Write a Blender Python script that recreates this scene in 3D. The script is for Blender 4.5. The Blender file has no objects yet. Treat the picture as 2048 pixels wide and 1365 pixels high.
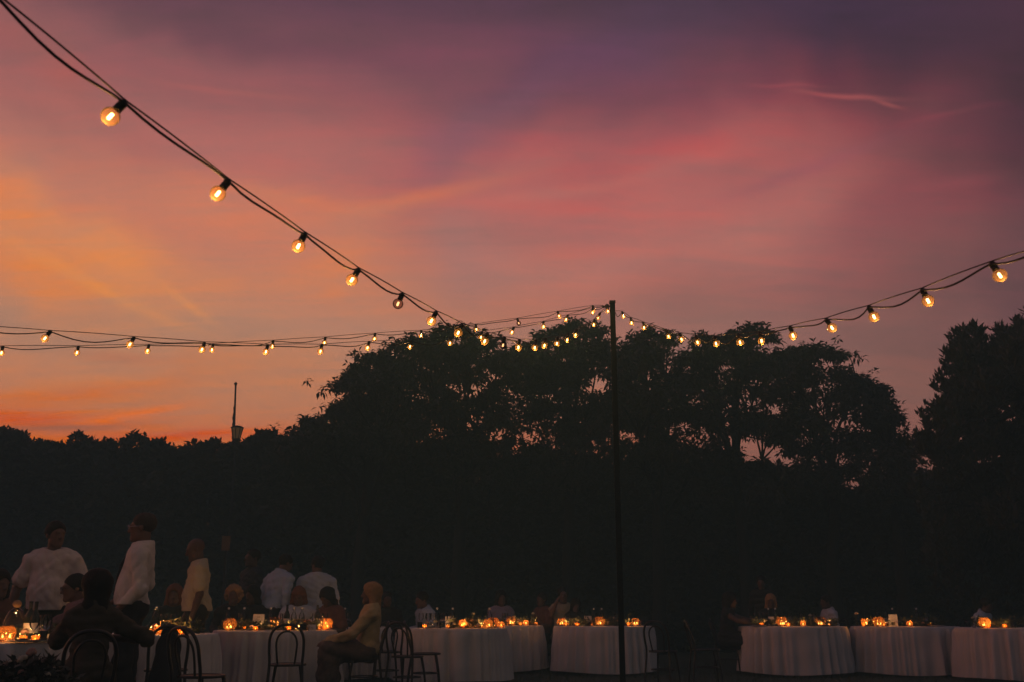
import bpy, math, random
import numpy as np
from mathutils import Vector, Matrix

random.seed(7)
RNG = np.random.default_rng(11)
R = math.radians
scene = bpy.context.scene
col = scene.collection

# ------------------------------------------------------------------ camera
FPX = 1991.0
PITCH = math.atan((1222 - 682.5) / FPX)
CAMH = 1.0
cam_data = bpy.data.cameras.new('camera')
cam_data.lens = 35.0
cam_data.sensor_width = 36.0
cam_data.clip_start = 0.05
cam_data.clip_end = 3000
cam_data.dof.use_dof = True
cam_data.dof.focus_distance = 13.0
cam_data.dof.aperture_fstop = 4.5
cam = bpy.data.objects.new('camera', cam_data)
cam.location = (0, 0, CAMH)
cam.rotation_euler = (math.pi / 2 + PITCH, 0, 0)
col.objects.link(cam)
scene.camera = cam
CT, ST = math.cos(PITCH), math.sin(PITCH)


def ray(px, py):
    u = (px - 1024) / FPX
    v = (682.5 - py) / FPX
    return np.array([u, CT - v * ST, ST + v * CT])


def at(px, py, Y):
    """point of the place seen at photo position px,py that stands Y metres ahead"""
    d = ray(px, py)
    return np.array([0, 0, CAMH]) + d * (Y / d[1])


def xat(px, Y, py=1240):
    return at(px, py, Y)[0]


def azel(px, py):
    d = ray(px, py)
    d = d / np.linalg.norm(d)
    return math.degrees(math.atan2(d[0], d[1])), math.degrees(math.asin(d[2]))


def lin(c):
    out = []
    for x in c:
        x = x / 255.0
        out.append(x / 12.92 if x <= 0.04045 else ((x + 0.055) / 1.055) ** 2.4)
    return out + [1.0]


# ------------------------------------------------------------------ world: dusk sky with clouds
world = bpy.data.worlds.new('World')
scene.world = world
world.use_nodes = True
wt = world.node_tree
wt.nodes.clear()


class NT:
    """tiny helper to write node maths"""

    def __init__(self, tree):
        self.t = tree

    def n(self, typ, **kw):
        nd = self.t.nodes.new(typ)
        for k, v in kw.items():
            setattr(nd, k, v)
        return nd

    def put(self, sock, val):
        if isinstance(val, bpy.types.NodeSocket):
            self.t.links.new(val, sock)
        elif val is not None:
            sock.default_value = val

    def m(self, op, a, b=None, c=None, clamp=False):
        nd = self.n('ShaderNodeMath', operation=op, use_clamp=clamp)
        self.put(nd.inputs[0], a)
        if b is not None:
            self.put(nd.inputs[1], b)
        if c is not None:
            self.put(nd.inputs[2], c)
        return nd.outputs[0]

    def mix(self, f, a, b, blend='MIX'):
        nd = self.n('ShaderNodeMix', data_type='RGBA', blend_type=blend)
        self.put(nd.inputs[0], f)
        self.put(nd.inputs[6], a)
        self.put(nd.inputs[7], b)
        return nd.outputs[2]

    def smooth(self, x, lo, hi):
        nd = self.n('ShaderNodeMapRange', interpolation_type='SMOOTHSTEP')
        self.put(nd.inputs[0], x)
        nd.inputs[1].default_value = lo
        nd.inputs[2].default_value = hi
        return nd.outputs[0]

    def ramp(self, x, stops, lo, hi):
        nd = self.n('ShaderNodeMapRange')
        self.put(nd.inputs[0], x)
        nd.inputs[1].default_value = lo
        nd.inputs[2].default_value = hi
        cr = self.n('ShaderNodeValToRGB')
        cr.color_ramp.interpolation = 'EASE'
        e = cr.color_ramp.elements
        e[0].position = (stops[0][0] - lo) / (hi - lo)
        e[0].color = stops[0][1]
        e[1].position = (stops[-1][0] - lo) / (hi - lo)
        e[1].color = stops[-1][1]
        for p, c in stops[1:-1]:
            k = e.new((p - lo) / (hi - lo))
            k.color = c
        self.t.links.new(nd.outputs[0], cr.inputs[0])
        return cr.outputs[0]

    def noise(self, vec, scale, detail=3, rough=0.5, dist=0.0):
        nd = self.n('ShaderNodeTexNoise')
        self.put(nd.inputs['Vector'], vec)
        nd.inputs['Scale'].default_value = scale
        nd.inputs['Detail'].default_value = detail
        nd.inputs['Roughness'].default_value = rough
        nd.inputs['Distortion'].default_value = dist
        return nd.outputs[0]


W = NT(wt)
tc = W.n('ShaderNodeTexCoord')
DIR = tc.outputs['Generated']
sep = W.n('ShaderNodeSeparateXYZ')
wt.links.new(DIR, sep.inputs[0])
DX, DY, DZ = sep.outputs
AZ = W.m('MULTIPLY', W.m('ARCTAN2', DX, DY), 57.2958)
EL = W.m('MULTIPLY', W.m('ARCSINE', DZ), 57.2958)
# cloud sheet coordinates (a flat layer high overhead, so streaks foreshorten towards the horizon)
den = W.m('ADD', W.m('MAXIMUM', DZ, 0.0), 0.16)
cmb = W.n('ShaderNodeCombineXYZ')
W.put(cmb.inputs[0], W.m('DIVIDE', DX, den))
W.put(cmb.inputs[1], W.m('DIVIDE', DY, den))
SHEET = cmb.outputs[0]
rot = W.n('ShaderNodeMapping')
rot.inputs['Rotation'].default_value = (0, 0, R(24))
rot.inputs['Scale'].default_value = (0.55, 1.7, 1)
wt.links.new(SHEET, rot.inputs['Vector'])
STREAK = rot.outputs[0]
n1 = W.noise(STREAK, 1.1, 4, 0.5, 0.6)
n2 = W.noise(STREAK, 5.0, 6, 0.58, 0.9)
rot2 = W.n('ShaderNodeMapping')
rot2.inputs['Rotation'].default_value = (0, 0, R(-32))
rot2.inputs['Scale'].default_value = (0.5, 2.6, 1)
wt.links.new(SHEET, rot2.inputs['Vector'])
n3 = W.noise(rot2.outputs[0], 6.0, 8, 0.64, 1.0)
nA = W.m('SUBTRACT', W.noise(DIR, 3.4, 3, 0.55), 0.5)
nB = W.m('SUBTRACT', W.noise(DIR, 4.3, 3, 0.55, 0.4), 0.5)
AZW = W.m('MULTIPLY_ADD', nA, 22.0, AZ)
ELW = W.m('MULTIPLY_ADD', nB, 9.0, EL)

left = W.ramp(EL, [(0, lin((215, 92, 34))), (8, lin((236, 114, 46))), (11.8, lin((212, 134, 94))), (14.7, lin((184, 131, 106))),
                   (17.5, lin((190, 124, 98))), (21, lin((190, 116, 96))), (25, lin((168, 101, 95))), (29, lin((140, 85, 87))),
                   (34, lin((90, 59, 73))), (46, lin((66, 50, 72))), (70, lin((50, 44, 66)))], -5, 80)
right = W.ramp(EL, [(0, lin((150, 92, 80))), (8, lin((160, 100, 86))), (12, lin((160, 106, 93))), (14.7, lin((153, 102, 94))),
                    (18, lin((146, 94, 90))), (22, lin((142, 82, 86))), (25.5, lin((128, 72, 82))), (29, lin((98, 58, 74))),
                    (34, lin((70, 49, 68))), (46, lin((58, 46, 68))), (70, lin((50, 44, 66)))], -5, 80)
dusk = W.ramp(EL, [(0, lin((58, 58, 64))), (12, lin((62, 62, 68))), (30, lin((58, 58, 66))), (70, lin((50, 49, 60)))], -5, 80)
base = W.mix(W.smooth(AZW, -20.0, 20.0), left, right)
SUNWARD = W.m('ADD', W.m('MULTIPLY', DX, math.sin(R(-42))), W.m('MULTIPLY', DY, math.cos(R(-42))))
base = W.mix(W.smooth(SUNWARD, 0.30, -0.45), base, dusk)

nis = W.n('ShaderNodeTexSky', sky_type='NISHITA')
nis.sun_disc = False
nis.sun_elevation = R(-1.0)
nis.sun_rotation = R(-42)
nis.air_density = 1.4
nis.dust_density = 2.0
base = W.mix(1.0, base, W.mix(0.004, (0, 0, 0, 1), nis.outputs[0]), 'ADD')


def blob(colr, px, py, wx, wy, ang, rgb, op, soft=1.0):
    """a bank of lit or grey cloud at a fixed direction of the sky"""
    a0, e0 = azel(px, py)
    k = 57.2958 / FPX
    mp = W.n('ShaderNodeMapping', vector_type='TEXTURE')
    mp.inputs['Location'].default_value = (a0, e0, 0)
    mp.inputs['Rotation'].default_value = (0, 0, R(ang))
    mp.inputs['Scale'].default_value = (wx * k / math.cos(R(e0)), wy * k, 1)
    wt.links.new(WARPED if soft > 0.5 else CRISP, mp.inputs['Vector'])
    dt = W.n('ShaderNodeVectorMath', operation='DOT_PRODUCT')
    wt.links.new(mp.outputs[0], dt.inputs[0])
    wt.links.new(mp.outputs[0], dt.inputs[1])
    g = W.m('POWER', 0.36788, W.m('SUBTRACT', dt.outputs['Value'], math.log(op)))
    return W.mix(g, colr, lin(rgb))


def comb(a, b):
    c = W.n('ShaderNodeCombineXYZ')
    W.put(c.inputs[0], a)
    W.put(c.inputs[1], b)
    return c.outputs[0]


WARPED = comb(AZW, ELW)
CRISP = comb(AZ, W.m('MULTIPLY_ADD', nB, 1.5, EL))

sky = base
for b in [
    (1450, 295, 350, 95, 6, (174, 89, 87), 0.75), (1420, 420, 520, 90, -3, (180, 102, 96), 0.75),
    (1250, 520, 330, 60, 4, (186, 116, 104), 0.6), (1640, 150, 260, 60, -8, (124, 58, 68), 0.65),
    (1830, 400, 260, 60, 12, (150, 76, 84), 0.5),
    (1180, 120, 240, 85, 34, (82, 58, 80), 0.7), (1000, 310, 170, 55, 30, (122, 82, 96), 0.55),
    (940, 520, 150, 70, 25, (150, 112, 108), 0.55),
    (1680, 10, 230, 80, 0, (58, 44, 68), 0.75), (2130, 210, 360, 330, 0, (54, 37, 48), 0.92),
    (1860, 40, 300, 110, 0, (60, 42, 56), 0.7),
    (2090, 560, 150, 170, 0, (88, 60, 68), 0.65), (480, 20, 420, 60, -4, (86, 58, 72), 0.6),
    (560, 200, 380, 60, -6, (146, 84, 86), 0.5), (60, 130, 150, 70, -28, (158, 88, 82), 0.6),
    (20, 255, 130, 45, -24, (140, 86, 86), 0.5), (860, 130, 220, 80, 0, (122, 68, 84), 0.6),
    (330, 420, 300, 70, -10, (196, 122, 96), 0.55),
    (40, 545, 260, 75, -14, (230, 132, 68), 0.8), (210, 545, 190, 50, -22, (226, 140, 84), 0.6),
    (620, 545, 110, 60, 30, (208, 126, 88), 0.55), (560, 640, 160, 60, 0, (172, 126, 108), 0.4),
    (150, 690, 230, 40, 4, (176, 130, 106), 0.6), (330, 640, 180, 36, -14, (170, 128, 108), 0.4),
    (330, 770, 220, 40, 10, (206, 120, 74), 0.5), (620, 790, 220, 60, 6, (194, 126, 92), 0.4),
]:
    sky = blob(sky, *b)
for b in [
    (800, 408, 190, 14, 13, (204, 120, 86), 0.42), (560, 395, 150, 16, -6, (204, 120, 88), 0.5),
    (700, 440, 150, 22, 16, (198, 118, 92), 0.4), (375, 612, 60, 8, -32, (226, 146, 88), 0.45),
    (250, 605, 140, 8, -17, (218, 140, 88), 0.35), (160, 560, 160, 12, -20, (230, 144, 80), 0.35),
    (470, 184, 150, 6, -1, (164, 90, 86), 0.5), (1690, 192, 75, 4.5, -12, (176, 86, 84), 0.5),
    (1775, 207, 24, 4, -24, (172, 82, 80), 0.45), (1870, 232, 80, 5, 2, (128, 64, 72), 0.35), (1570, 172, 60, 4, -8, (150, 76, 80), 0.35),
    (1110, 385, 200, 12, 7, (188, 110, 98), 0.3), (1430, 312, 160, 16, 3, (186, 98, 92), 0.18), (1600, 345, 140, 14, 12, (142, 80, 90), 0.5),
    (1900, 372, 90, 14, 0, (140, 76, 80), 0.3), (30, 836, 160, 16, 3, (228, 86, 30), 0.75), (250, 828, 100, 8, 13, (255, 118, 22), 0.95),
    (120, 852, 130, 7, 6, (158, 100, 80), 0.6), (130, 790, 160, 14, 12, (226, 112, 50), 0.6),
    (370, 872, 170, 11, 3, (228, 88, 36), 0.85), (250, 715, 90, 10, 2, (192, 112, 82), 0.45),
]:
    sky = blob(sky, *(b + (0.2,)))
# streaky thin cloud everywhere, brighter and greyer wisps
wisp = W.m('ADD', W.m('MULTIPLY', W.m('SUBTRACT', n1, 0.5), 0.50), W.m('MULTIPLY', W.m('SUBTRACT', n2, 0.5), 0.50))
n4 = W.noise(SHEET, 15.0, 8, 0.66, 0.8)
wisp = W.m('ADD', wisp, W.m('MULTIPLY', W.m('SUBTRACT', n4, 0.5), 0.20))
wisp = W.m('ADD', wisp, W.m('MULTIPLY', W.m('SUBTRACT', n3, 0.5), 0.40))
gain = W.m('ADD', wisp, 1.0)
hsv = W.n('ShaderNodeHueSaturation')
W.put(hsv.inputs['Color'], sky)
W.put(hsv.inputs['Value'], gain)
W.put(hsv.inputs['Saturation'], W.m('MULTIPLY_ADD', wisp, 0.5, 1.0))
bg = W.n('ShaderNodeBackground')
wt.links.new(hsv.outputs[0], bg.inputs['Color'])
bg.inputs['Strength'].default_value = 1.36
wo = W.n('ShaderNodeOutputWorld')
wt.links.new(bg.outputs[0], wo.inputs['Surface'])
world.cycles.sampling_method = 'MANUAL'
world.cycles.sample_map_resolution = 512

# ------------------------------------------------------------------ last light of the sun, behind the hedge
sd = bpy.data.lights.new('sun', 'SUN')
sd.energy = 0.12
sd.angle = R(10)
sd.color = (1.0, 0.5, 0.25)
so = bpy.data.objects.new('sun', sd)
sun_dir = Vector((math.sin(R(-42)), math.cos(R(-42)), math.tan(R(2))))
so.rotation_euler = sun_dir.to_track_quat('Z', 'Y').to_euler()
so.location = (-20, 30, 12)
col.objects.link(so)

# ------------------------------------------------------------------ view
scene.view_settings.view_transform = 'Standard'
scene.view_settings.look = 'None'
scene.view_settings.exposure = 0.0
scene.view_settings.gamma = 1.0
scene.cycles.use_denoising = True
scene.cycles.max_bounces = 4
scene.cycles.diffuse_bounces = 2
scene.cycles.glossy_bounces = 3
scene.cycles.transparent_max_bounces = 12
scene.cycles.caustics_reflective = False
scene.cycles.caustics_refractive = False
scene.cycles.sample_clamp_indirect = 2.0
scene.cycles.use_light_tree = True

# ------------------------------------------------------------------ materials
MATS = {}


def mat(name, base=(0.5, 0.5, 0.5), rough=0.6, metal=0.0, var=0.15, vscale=8.0, bump=0.0, bscale=40.0, sheen=0.0,
        emit=None, estr=0.0, trans=0.0, spec=0.5, coord='Object'):
    m = bpy.data.materials.new(name)
    m.use_nodes = True
    t = m.node_tree
    t.nodes.clear()
    N = NT(t)
    out = N.n('ShaderNodeOutputMaterial')
    p = N.n('ShaderNodeBsdfPrincipled')
    c = N.n('ShaderNodeTexCoord')
    vec = c.outputs[coord]
    nz = N.noise(vec, vscale, 4, 0.6)
    lo = [x * (1 - var) for x in base] + [1]
    hi = [min(1, x * (1 + var)) for x in base] + [1]
    colr = N.mix(nz, lo, hi)
    t.links.new(colr, p.inputs['Base Color'])
    p.inputs['Roughness'].default_value = rough
    p.inputs['Metallic'].default_value = metal
    p.inputs['Specular IOR Level'].default_value = spec
    if sheen:
        p.inputs['Sheen Weight'].default_value = sheen
    if emit:
        p.inputs['Emission Color'].default_value = (*emit, 1)
        p.inputs['Emission Strength'].default_value = estr
        m.cycles.emission_sampling = 'NONE'
    if bump:
        bn = N.n('ShaderNodeBump')
        bn.inputs['Strength'].default_value = bump
        bn.inputs['Distance'].default_value = 0.02
        t.links.new(N.noise(vec, bscale, 4, 0.6), bn.inputs['Height'])
        t.links.new(bn.outputs[0], p.inputs['Normal'])
    sh = p.outputs[0]
    if trans:
        tr = N.n('ShaderNodeBsdfTranslucent')
        t.links.new(colr, tr.inputs['Color'])
        mx = N.n('ShaderNodeMixShader')
        mx.inputs[0].default_value = trans
        t.links.new(sh, mx.inputs[1])
        t.links.new(tr.outputs[0], mx.inputs[2])
        sh = mx.outputs[0]
    t.links.new(sh, out.inputs['Surface'])
    MATS[name] = m
    return m


def glass(name, tint, ior=1.45, body=0.0, bodycol=(1, 0.5, 0.1), even=False):
    """thin-walled glass: light passes straight, edges mirror; body = share of scattering in the glass"""
    m = bpy.data.materials.new(name)
    m.use_nodes = True
    t = m.node_tree
    t.nodes.clear()
    N = NT(t)
    out = N.n('ShaderNodeOutputMaterial')
    tr = N.n('ShaderNodeBsdfTransparent')
    lw = N.n('ShaderNodeLayerWeight')
    lw.inputs['Blend'].default_value = 0.35
    face = N.m('POWER', lw.outputs['Facing'], 2.0)
    deep = [x * x for x in tint]
    t.links.new(N.mix(face, [*tint, 1], [*deep, 1]), tr.inputs['Color'])
    gl = N.n('ShaderNodeBsdfGlossy')
    gl.inputs['Roughness'].default_value = 0.012
    fr = N.n('ShaderNodeFresnel')
    fr.inputs['IOR'].default_value = ior
    mx = N.n('ShaderNodeMixShader')
    t.links.new(fr.outputs[0], mx.inputs[0])
    t.links.new(tr.outputs[0], mx.inputs[1])
    t.links.new(gl.outputs[0], mx.inputs[2])
    sh = mx.outputs[0]
    if body:
        tl = N.n('ShaderNodeBsdfTranslucent')
        tl.inputs['Color'].default_value = (*bodycol, 1)
        c = N.n('ShaderNodeTexCoord')
        nz = N.noise(c.outputs['Object'], 38, 2, 0.5)
        m2 = N.n('ShaderNodeMixShader')
        N.put(m2.inputs[0], body if even else N.m('MULTIPLY', nz, 2 * body))
        t.links.new(sh, m2.inputs[1])
        t.links.new(tl.outputs[0], m2.inputs[2])
        sh = m2.outputs[0]
    t.links.new(sh, out.inputs['Surface'])
    MATS[name] = m
    return m


def emis(name, rgb, strength, sampled=False):
    m = bpy.data.materials.new(name)
    m.use_nodes = True
    t = m.node_tree
    t.nodes.clear()
    N = NT(t)
    out = N.n('ShaderNodeOutputMaterial')
    e = N.n('ShaderNodeEmission')
    e.inputs['Color'].default_value = (*rgb, 1)
    e.inputs['Strength'].default_value = strength
    t.links.new(e.outputs[0], out.inputs['Surface'])
    if not sampled:
        m.cycles.emission_sampling = 'NONE'
    MATS[name] = m
    return m


mat('leaf', (0.045, 0.055, 0.038), 0.6, var=0.35, vscale=1.2, spec=0.3)
mat('leaf_hedge', (0.045, 0.052, 0.038), 0.65, var=0.35, vscale=1.5, spec=0.3)
mat('leaf_upright', (0.042, 0.052, 0.038), 0.6, var=0.35, vscale=1.5, spec=0.3)
mat('bark', (0.016, 0.015, 0.013), 0.9, var=0.4, vscale=14, bump=0.8, bscale=22)
mat('lawn', (0.045, 0.055, 0.028), 0.9, var=0.5, vscale=3.0, bump=0.6, bscale=60)
mat('grass_blade', (0.055, 0.07, 0.03), 0.7, var=0.4, vscale=2.0, trans=0.2)
mat('linen', (0.66, 0.64, 0.64), 0.85, var=0.05, vscale=5, bump=0.25, bscale=220, sheen=0.2)
mat('wood_black', (0.018, 0.014, 0.012), 0.32, var=0.3, vscale=12)
mat('cane', (0.22, 0.15, 0.07), 0.7, var=0.3, vscale=60)
mat('post_metal', (0.028, 0.029, 0.03), 0.7, var=0.3, vscale=10)
mat('pole_paint', (0.007, 0.008, 0.009), 0.9, spec=0.1, var=0.25, vscale=6)
mat('cable_rubber', (0.012, 0.012, 0.012), 0.6, var=0.2)
mat('socket_plastic', (0.012, 0.012, 0.013), 0.5, var=0.2)
mat('skin', (0.13, 0.07, 0.048), 0.5, var=0.12, vscale=14, spec=0.4)
mat('skin_dark', (0.09, 0.048, 0.033), 0.5, var=0.12, vscale=14, spec=0.4)
mat('shirt_white', (0.62, 0.58, 0.57), 0.85, var=0.06, vscale=6, bump=0.7, bscale=9)
mat('tee_white', (0.60, 0.54, 0.52), 0.9, var=0.06, vscale=6, bump=0.7, bscale=9)
mat('shirt_cream', (0.50, 0.43, 0.28), 0.9, var=0.1, vscale=7, bump=0.7, bscale=9)
mat('shirt_blue', (0.36, 0.44, 0.54), 0.85, var=0.08, vscale=6, bump=0.7, bscale=9)
mat('shirt_pale', (0.50, 0.54, 0.60), 0.85, var=0.08, vscale=6, bump=0.7, bscale=9)
mat('navy', (0.018, 0.022, 0.032), 0.85, var=0.2, vscale=6, bump=0.3, bscale=12)
mat('black_cloth', (0.014, 0.013, 0.014), 0.9, var=0.2, vscale=6, bump=0.3, bscale=12)
mat('olive_cloth', (0.05, 0.042, 0.024), 0.9, var=0.25, vscale=7, bump=0.3, bscale=14)
mat('rust_cloth', (0.13, 0.055, 0.04), 0.9, var=0.2, vscale=7, bump=0.3, bscale=14)
mat('stripe_cloth', (0.22, 0.13, 0.13), 0.9, var=0.5, vscale=22, bump=0.3, bscale=14)
mat('blazer', (0.46, 0.35, 0.17), 0.8, var=0.14, vscale=6, bump=0.7, bscale=9)
mat('dress_floral', (0.085, 0.058, 0.042), 0.9, var=0.9, vscale=16, bump=0.3, bscale=14)
mat('dress_pale', (0.34, 0.30, 0.22), 0.9, var=0.3, vscale=12, bump=0.3, bscale=14)
mat('lilac', (0.30, 0.25, 0.32), 0.9, var=0.15, vscale=9, bump=0.3, bscale=14)
mat('shoe', (0.012, 0.010, 0.009), 0.4, var=0.2)
for nm, c in [('hair_black', (0.014, 0.010, 0.008)), ('hair_brown', (0.016, 0.010, 0.007)), ('hair_grey', (0.05, 0.04, 0.034)),
              ('hair_blond', (0.34, 0.20, 0.09)), ('hair_red', (0.17, 0.07, 0.035))]:
    mat(nm, c, 0.75, var=0.45, vscale=50, bump=0.3, bscale=70, spec=0.2)
mat('paper', (0.72, 0.69, 0.66), 0.9, var=0.03, vscale=9)
mat('print', (0.35, 0.30, 0.28), 0.9, var=0.2, vscale=40)
mat('print_leaf', (0.22, 0.20, 0.10), 0.9, var=0.4, vscale=40)
mat('wax', (0.75, 0.66, 0.5), 0.5, var=0.05, trans=0.4)
mat('porcelain', (0.75, 0.74, 0.72), 0.2, var=0.03)
mat('napkin', (0.06, 0.06, 0.07), 0.9, var=0.2, bump=0.3)
mat('cork', (0.35, 0.22, 0.12), 0.8, var=0.3, vscale=50)
mat('steel', (0.5, 0.5, 0.5), 0.25, metal=1.0, var=0.05)
mat('rose_white', (0.62, 0.58, 0.45), 0.7, var=0.15, vscale=40, trans=0.3)
mat('rose_pink', (0.50, 0.30, 0.24), 0.7, var=0.2, vscale=40, trans=0.3)
mat('garland_leaf', (0.10, 0.115, 0.06), 0.6, var=0.5, vscale=14, trans=0.15)
mat('wine_glass_dark', (0.012, 0.016, 0.010), 0.12, var=0.2, spec=0.6)
mat('wood_board', (0.20, 0.12, 0.065), 0.8, var=0.3, vscale=9, bump=0.3, bscale=30)
mat('gold_wire', (0.5, 0.33, 0.12), 0.35, metal=1.0, var=0.1)
glass('glass_clear', (0.93, 0.93, 0.93))
glass('glass_amber', (0.96, 0.72, 0.42), body=0.15, bodycol=(1.0, 0.38, 0.09))
glass('glass_bulb', (0.97, 0.80, 0.54), body=0.017, bodycol=(1.0, 0.54, 0.16), even=True, ior=1.16)
glass('glass_bulb_smoke', (0.66, 0.55, 0.50), body=0.001, bodycol=(1.0, 0.5, 0.15), even=True, ior=1.2)
emis('filament', (1.0, 0.66, 0.27), 16.0)
emis('filament_weak', (1.0, 0.60, 0.25), 4.0)
emis('flame', (1.0, 0.55, 0.17), 15.0)
emis('fairy', (1.0, 0.48, 0.12), 9.0)
emis('lamp_pane_glow', (1.0, 0.5, 0.2), 0.05)  # faint glow painted into the panes, the lamp itself is unlit


# ------------------------------------------------------------------ object helpers
def tag(o, label=None, cat=None, group=None, kind=None):
    for k, v in (('label', label), ('category', cat), ('group', group), ('kind', kind)):
        if v:
            o[k] = v
    return o


def empty(name, loc, rz=0.0):
    o = bpy.data.objects.new(name, None)
    o.empty_display_size = 0.1
    o.location = loc
    o.rotation_euler = (0, 0, rz)
    col.objects.link(o)
    return o


def obj(name, me, parent=None, loc=None, rot=None, scale=None, matrix=None):
    o = bpy.data.objects.new(name, me)
    col.objects.link(o)
    if parent is not None:
        o.parent = parent
    if matrix is not None:
        o.matrix_local = matrix
    if loc is not None:
        o.location = loc
    if rot is not None:
        o.rotation_euler = rot
    if scale is not None:
        o.scale = (scale,) * 3 if isinstance(scale, (int, float)) else scale
    return o


def mesh_np(name, v, f, m, smooth=True):
    """v (n,3) array, f (k,3|4) array"""
    me = bpy.data.meshes.new(name)
    v = np.asarray(v, dtype=np.float32)
    f = np.asarray(f, dtype=np.int32)
    k = f.shape[1]
    me.vertices.add(len(v))
    me.vertices.foreach_set('co', v.ravel())
    me.loops.add(f.size)
    me.loops.foreach_set('vertex_index', f.ravel())
    me.polygons.add(len(f))
    me.polygons.foreach_set('loop_start', np.arange(0, f.size, k, dtype=np.int32))
    me.polygons.foreach_set('loop_total', np.full(len(f), k, dtype=np.int32))
    me.polygons.foreach_set('use_smooth', np.full(len(f), smooth, dtype=bool))
    me.materials.append(MATS[m])
    me.update(calc_edges=True)
    return me


class MB:
    """collects shapes of one part"""

    def __init__(self):
        self.v, self.f = [], []

    def add(self, v, f):
        o = len(self.v)
        self.v += [tuple(p) for p in v]
        self.f += [tuple(i + o for i in q) for q in f]
        return self

    def box(self, c, s, rz=0.0):
        x, y, z = s[0] / 2, s[1] / 2, s[2] / 2
        ca, sa = math.cos(rz), math.sin(rz)
        v = []
        for dz in (-z, z):
            for dx, dy in ((-x, -y), (x, -y), (x, y), (-x, y)):
                v.append((c[0] + dx * ca - dy * sa, c[1] + dx * sa + dy * ca, c[2] + dz))
        return self.add(v, [(3, 2, 1, 0), (4, 5, 6, 7), (0, 1, 5, 4), (1, 2, 6, 5), (2, 3, 7, 6), (3, 0, 4, 7)])

    def tube(self, pts, rad, n=8, closed=False, caps=True):
        pts = [np.array(p, float) for p in pts]
        k = len(pts)
        rads = rad if isinstance(rad, (list, tuple, np.ndarray)) else [rad] * k
        v, f = [], []
        up = None
        for i, p in enumerate(pts):
            a = pts[(i - 1) % k] if (closed or i > 0) else pts[0]
            b = pts[(i + 1) % k] if (closed or i < k - 1) else pts[-1]
            d = b - a
            d = d / (np.linalg.norm(d) + 1e-9)
            if up is None:
                up = np.array([0, 0, 1.0]) if abs(d[2]) < 0.9 else np.array([1.0, 0, 0])
            s = np.cross(d, up)
            s /= np.linalg.norm(s) + 1e-9
            up = np.cross(s, d)
            for j in range(n):
                t = 2 * math.pi * j / n
                v.append(p + rads[i] * (math.cos(t) * s + math.sin(t) * up))
        for i in range(k if closed else k - 1):
            for j in range(n):
                a, b = i * n, ((i + 1) % k) * n
                f.append((a + j, a + (j + 1) % n, b + (j + 1) % n, b + j))
        if caps and not closed:
            f.append(tuple(range(n - 1, -1, -1)))
            f.append(tuple((k - 1) * n + j for j in range(n)))
        return self.add(v, f)

    def lathe(self, prof, n=24, c=(0, 0, 0)):
        v, f = [], []
        for r, z in prof:
            for j in range(n):
                t = 2 * math.pi * j / n
                v.append((c[0] + r * math.cos(t), c[1] + r * math.sin(t), c[2] + z))
        for i in range(len(prof) - 1):
            for j in range(n):
                f.append((i * n + j, i * n + (j + 1) % n, (i + 1) * n + (j + 1) % n, (i + 1) * n + j))
        return self.add(v, f)

    def ball(self, c, r, n=10, m=7):
        prof = [(max(1e-4, math.sin(math.pi * i / m)), -math.cos(math.pi * i / m)) for i in range(m + 1)]
        r3 = r if isinstance(r, (tuple, list)) else (r, r, r)
        b = MB().lathe(prof, n)
        return self.add([(c[0] + x * r3[0], c[1] + y * r3[1], c[2] + z * r3[2]) for x, y, z in b.v], b.f)

    def mesh(self, name, m, smooth=True):
        me = bpy.data.meshes.new(name)
        me.from_pydata([tuple(map(float, p)) for p in self.v], [], self.f)
        me.materials.append(MATS[m])
        if smooth:
            me.polygons.foreach_set('use_smooth', [True] * len(me.polygons))
        me.update()
        return me


def cr_spline(P, per=8):
    """Catmull-Rom through points"""
    P = [np.array(p, float) for p in P]
    Q = [2 * P[0] - P[1]] + P + [2 * P[-1] - P[-2]]
    out = []
    for i in range(1, len(Q) - 2):
        a, b, c, d = Q[i - 1], Q[i], Q[i + 1], Q[i + 2]
        for k in range(per):
            t = k / per
            out.append(0.5 * (2 * b + (c - a) * t + (2 * a - 5 * b + 4 * c - d) * t * t + (3 * b - a - 3 * c + d) * t ** 3))
    out.append(P[-1])
    return out


# ------------------------------------------------------------------ ground
gv = []
gx = np.concatenate([np.linspace(-1500, -40, 8), np.linspace(-35, 35, 60), np.linspace(40, 1500, 8)])
gy = np.concatenate([np.linspace(-200, -8, 4), np.linspace(-5, 45, 50), np.linspace(60, 2500, 8)])
XX, YY = np.meshgrid(gx, gy)
ZZ = 0.012 * np.sin(XX * 1.7) * np.cos(YY * 1.3) * (np.abs(XX) < 36) * (YY < 46) - 0.012
gv = np.stack([XX.ravel(), YY.ravel(), ZZ.ravel()], 1)
nx = len(gx)
ii = (np.arange(len(gy) - 1)[:, None] * nx + np.arange(nx - 1)[None]).ravel()
lawn = obj('lawn', mesh_np('lawn', gv, np.stack([ii, ii + 1, ii + nx + 1, ii + nx], 1), 'lawn'))
tag(lawn, 'dark mown lawn under the tables and trees', kind='structure')

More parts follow.
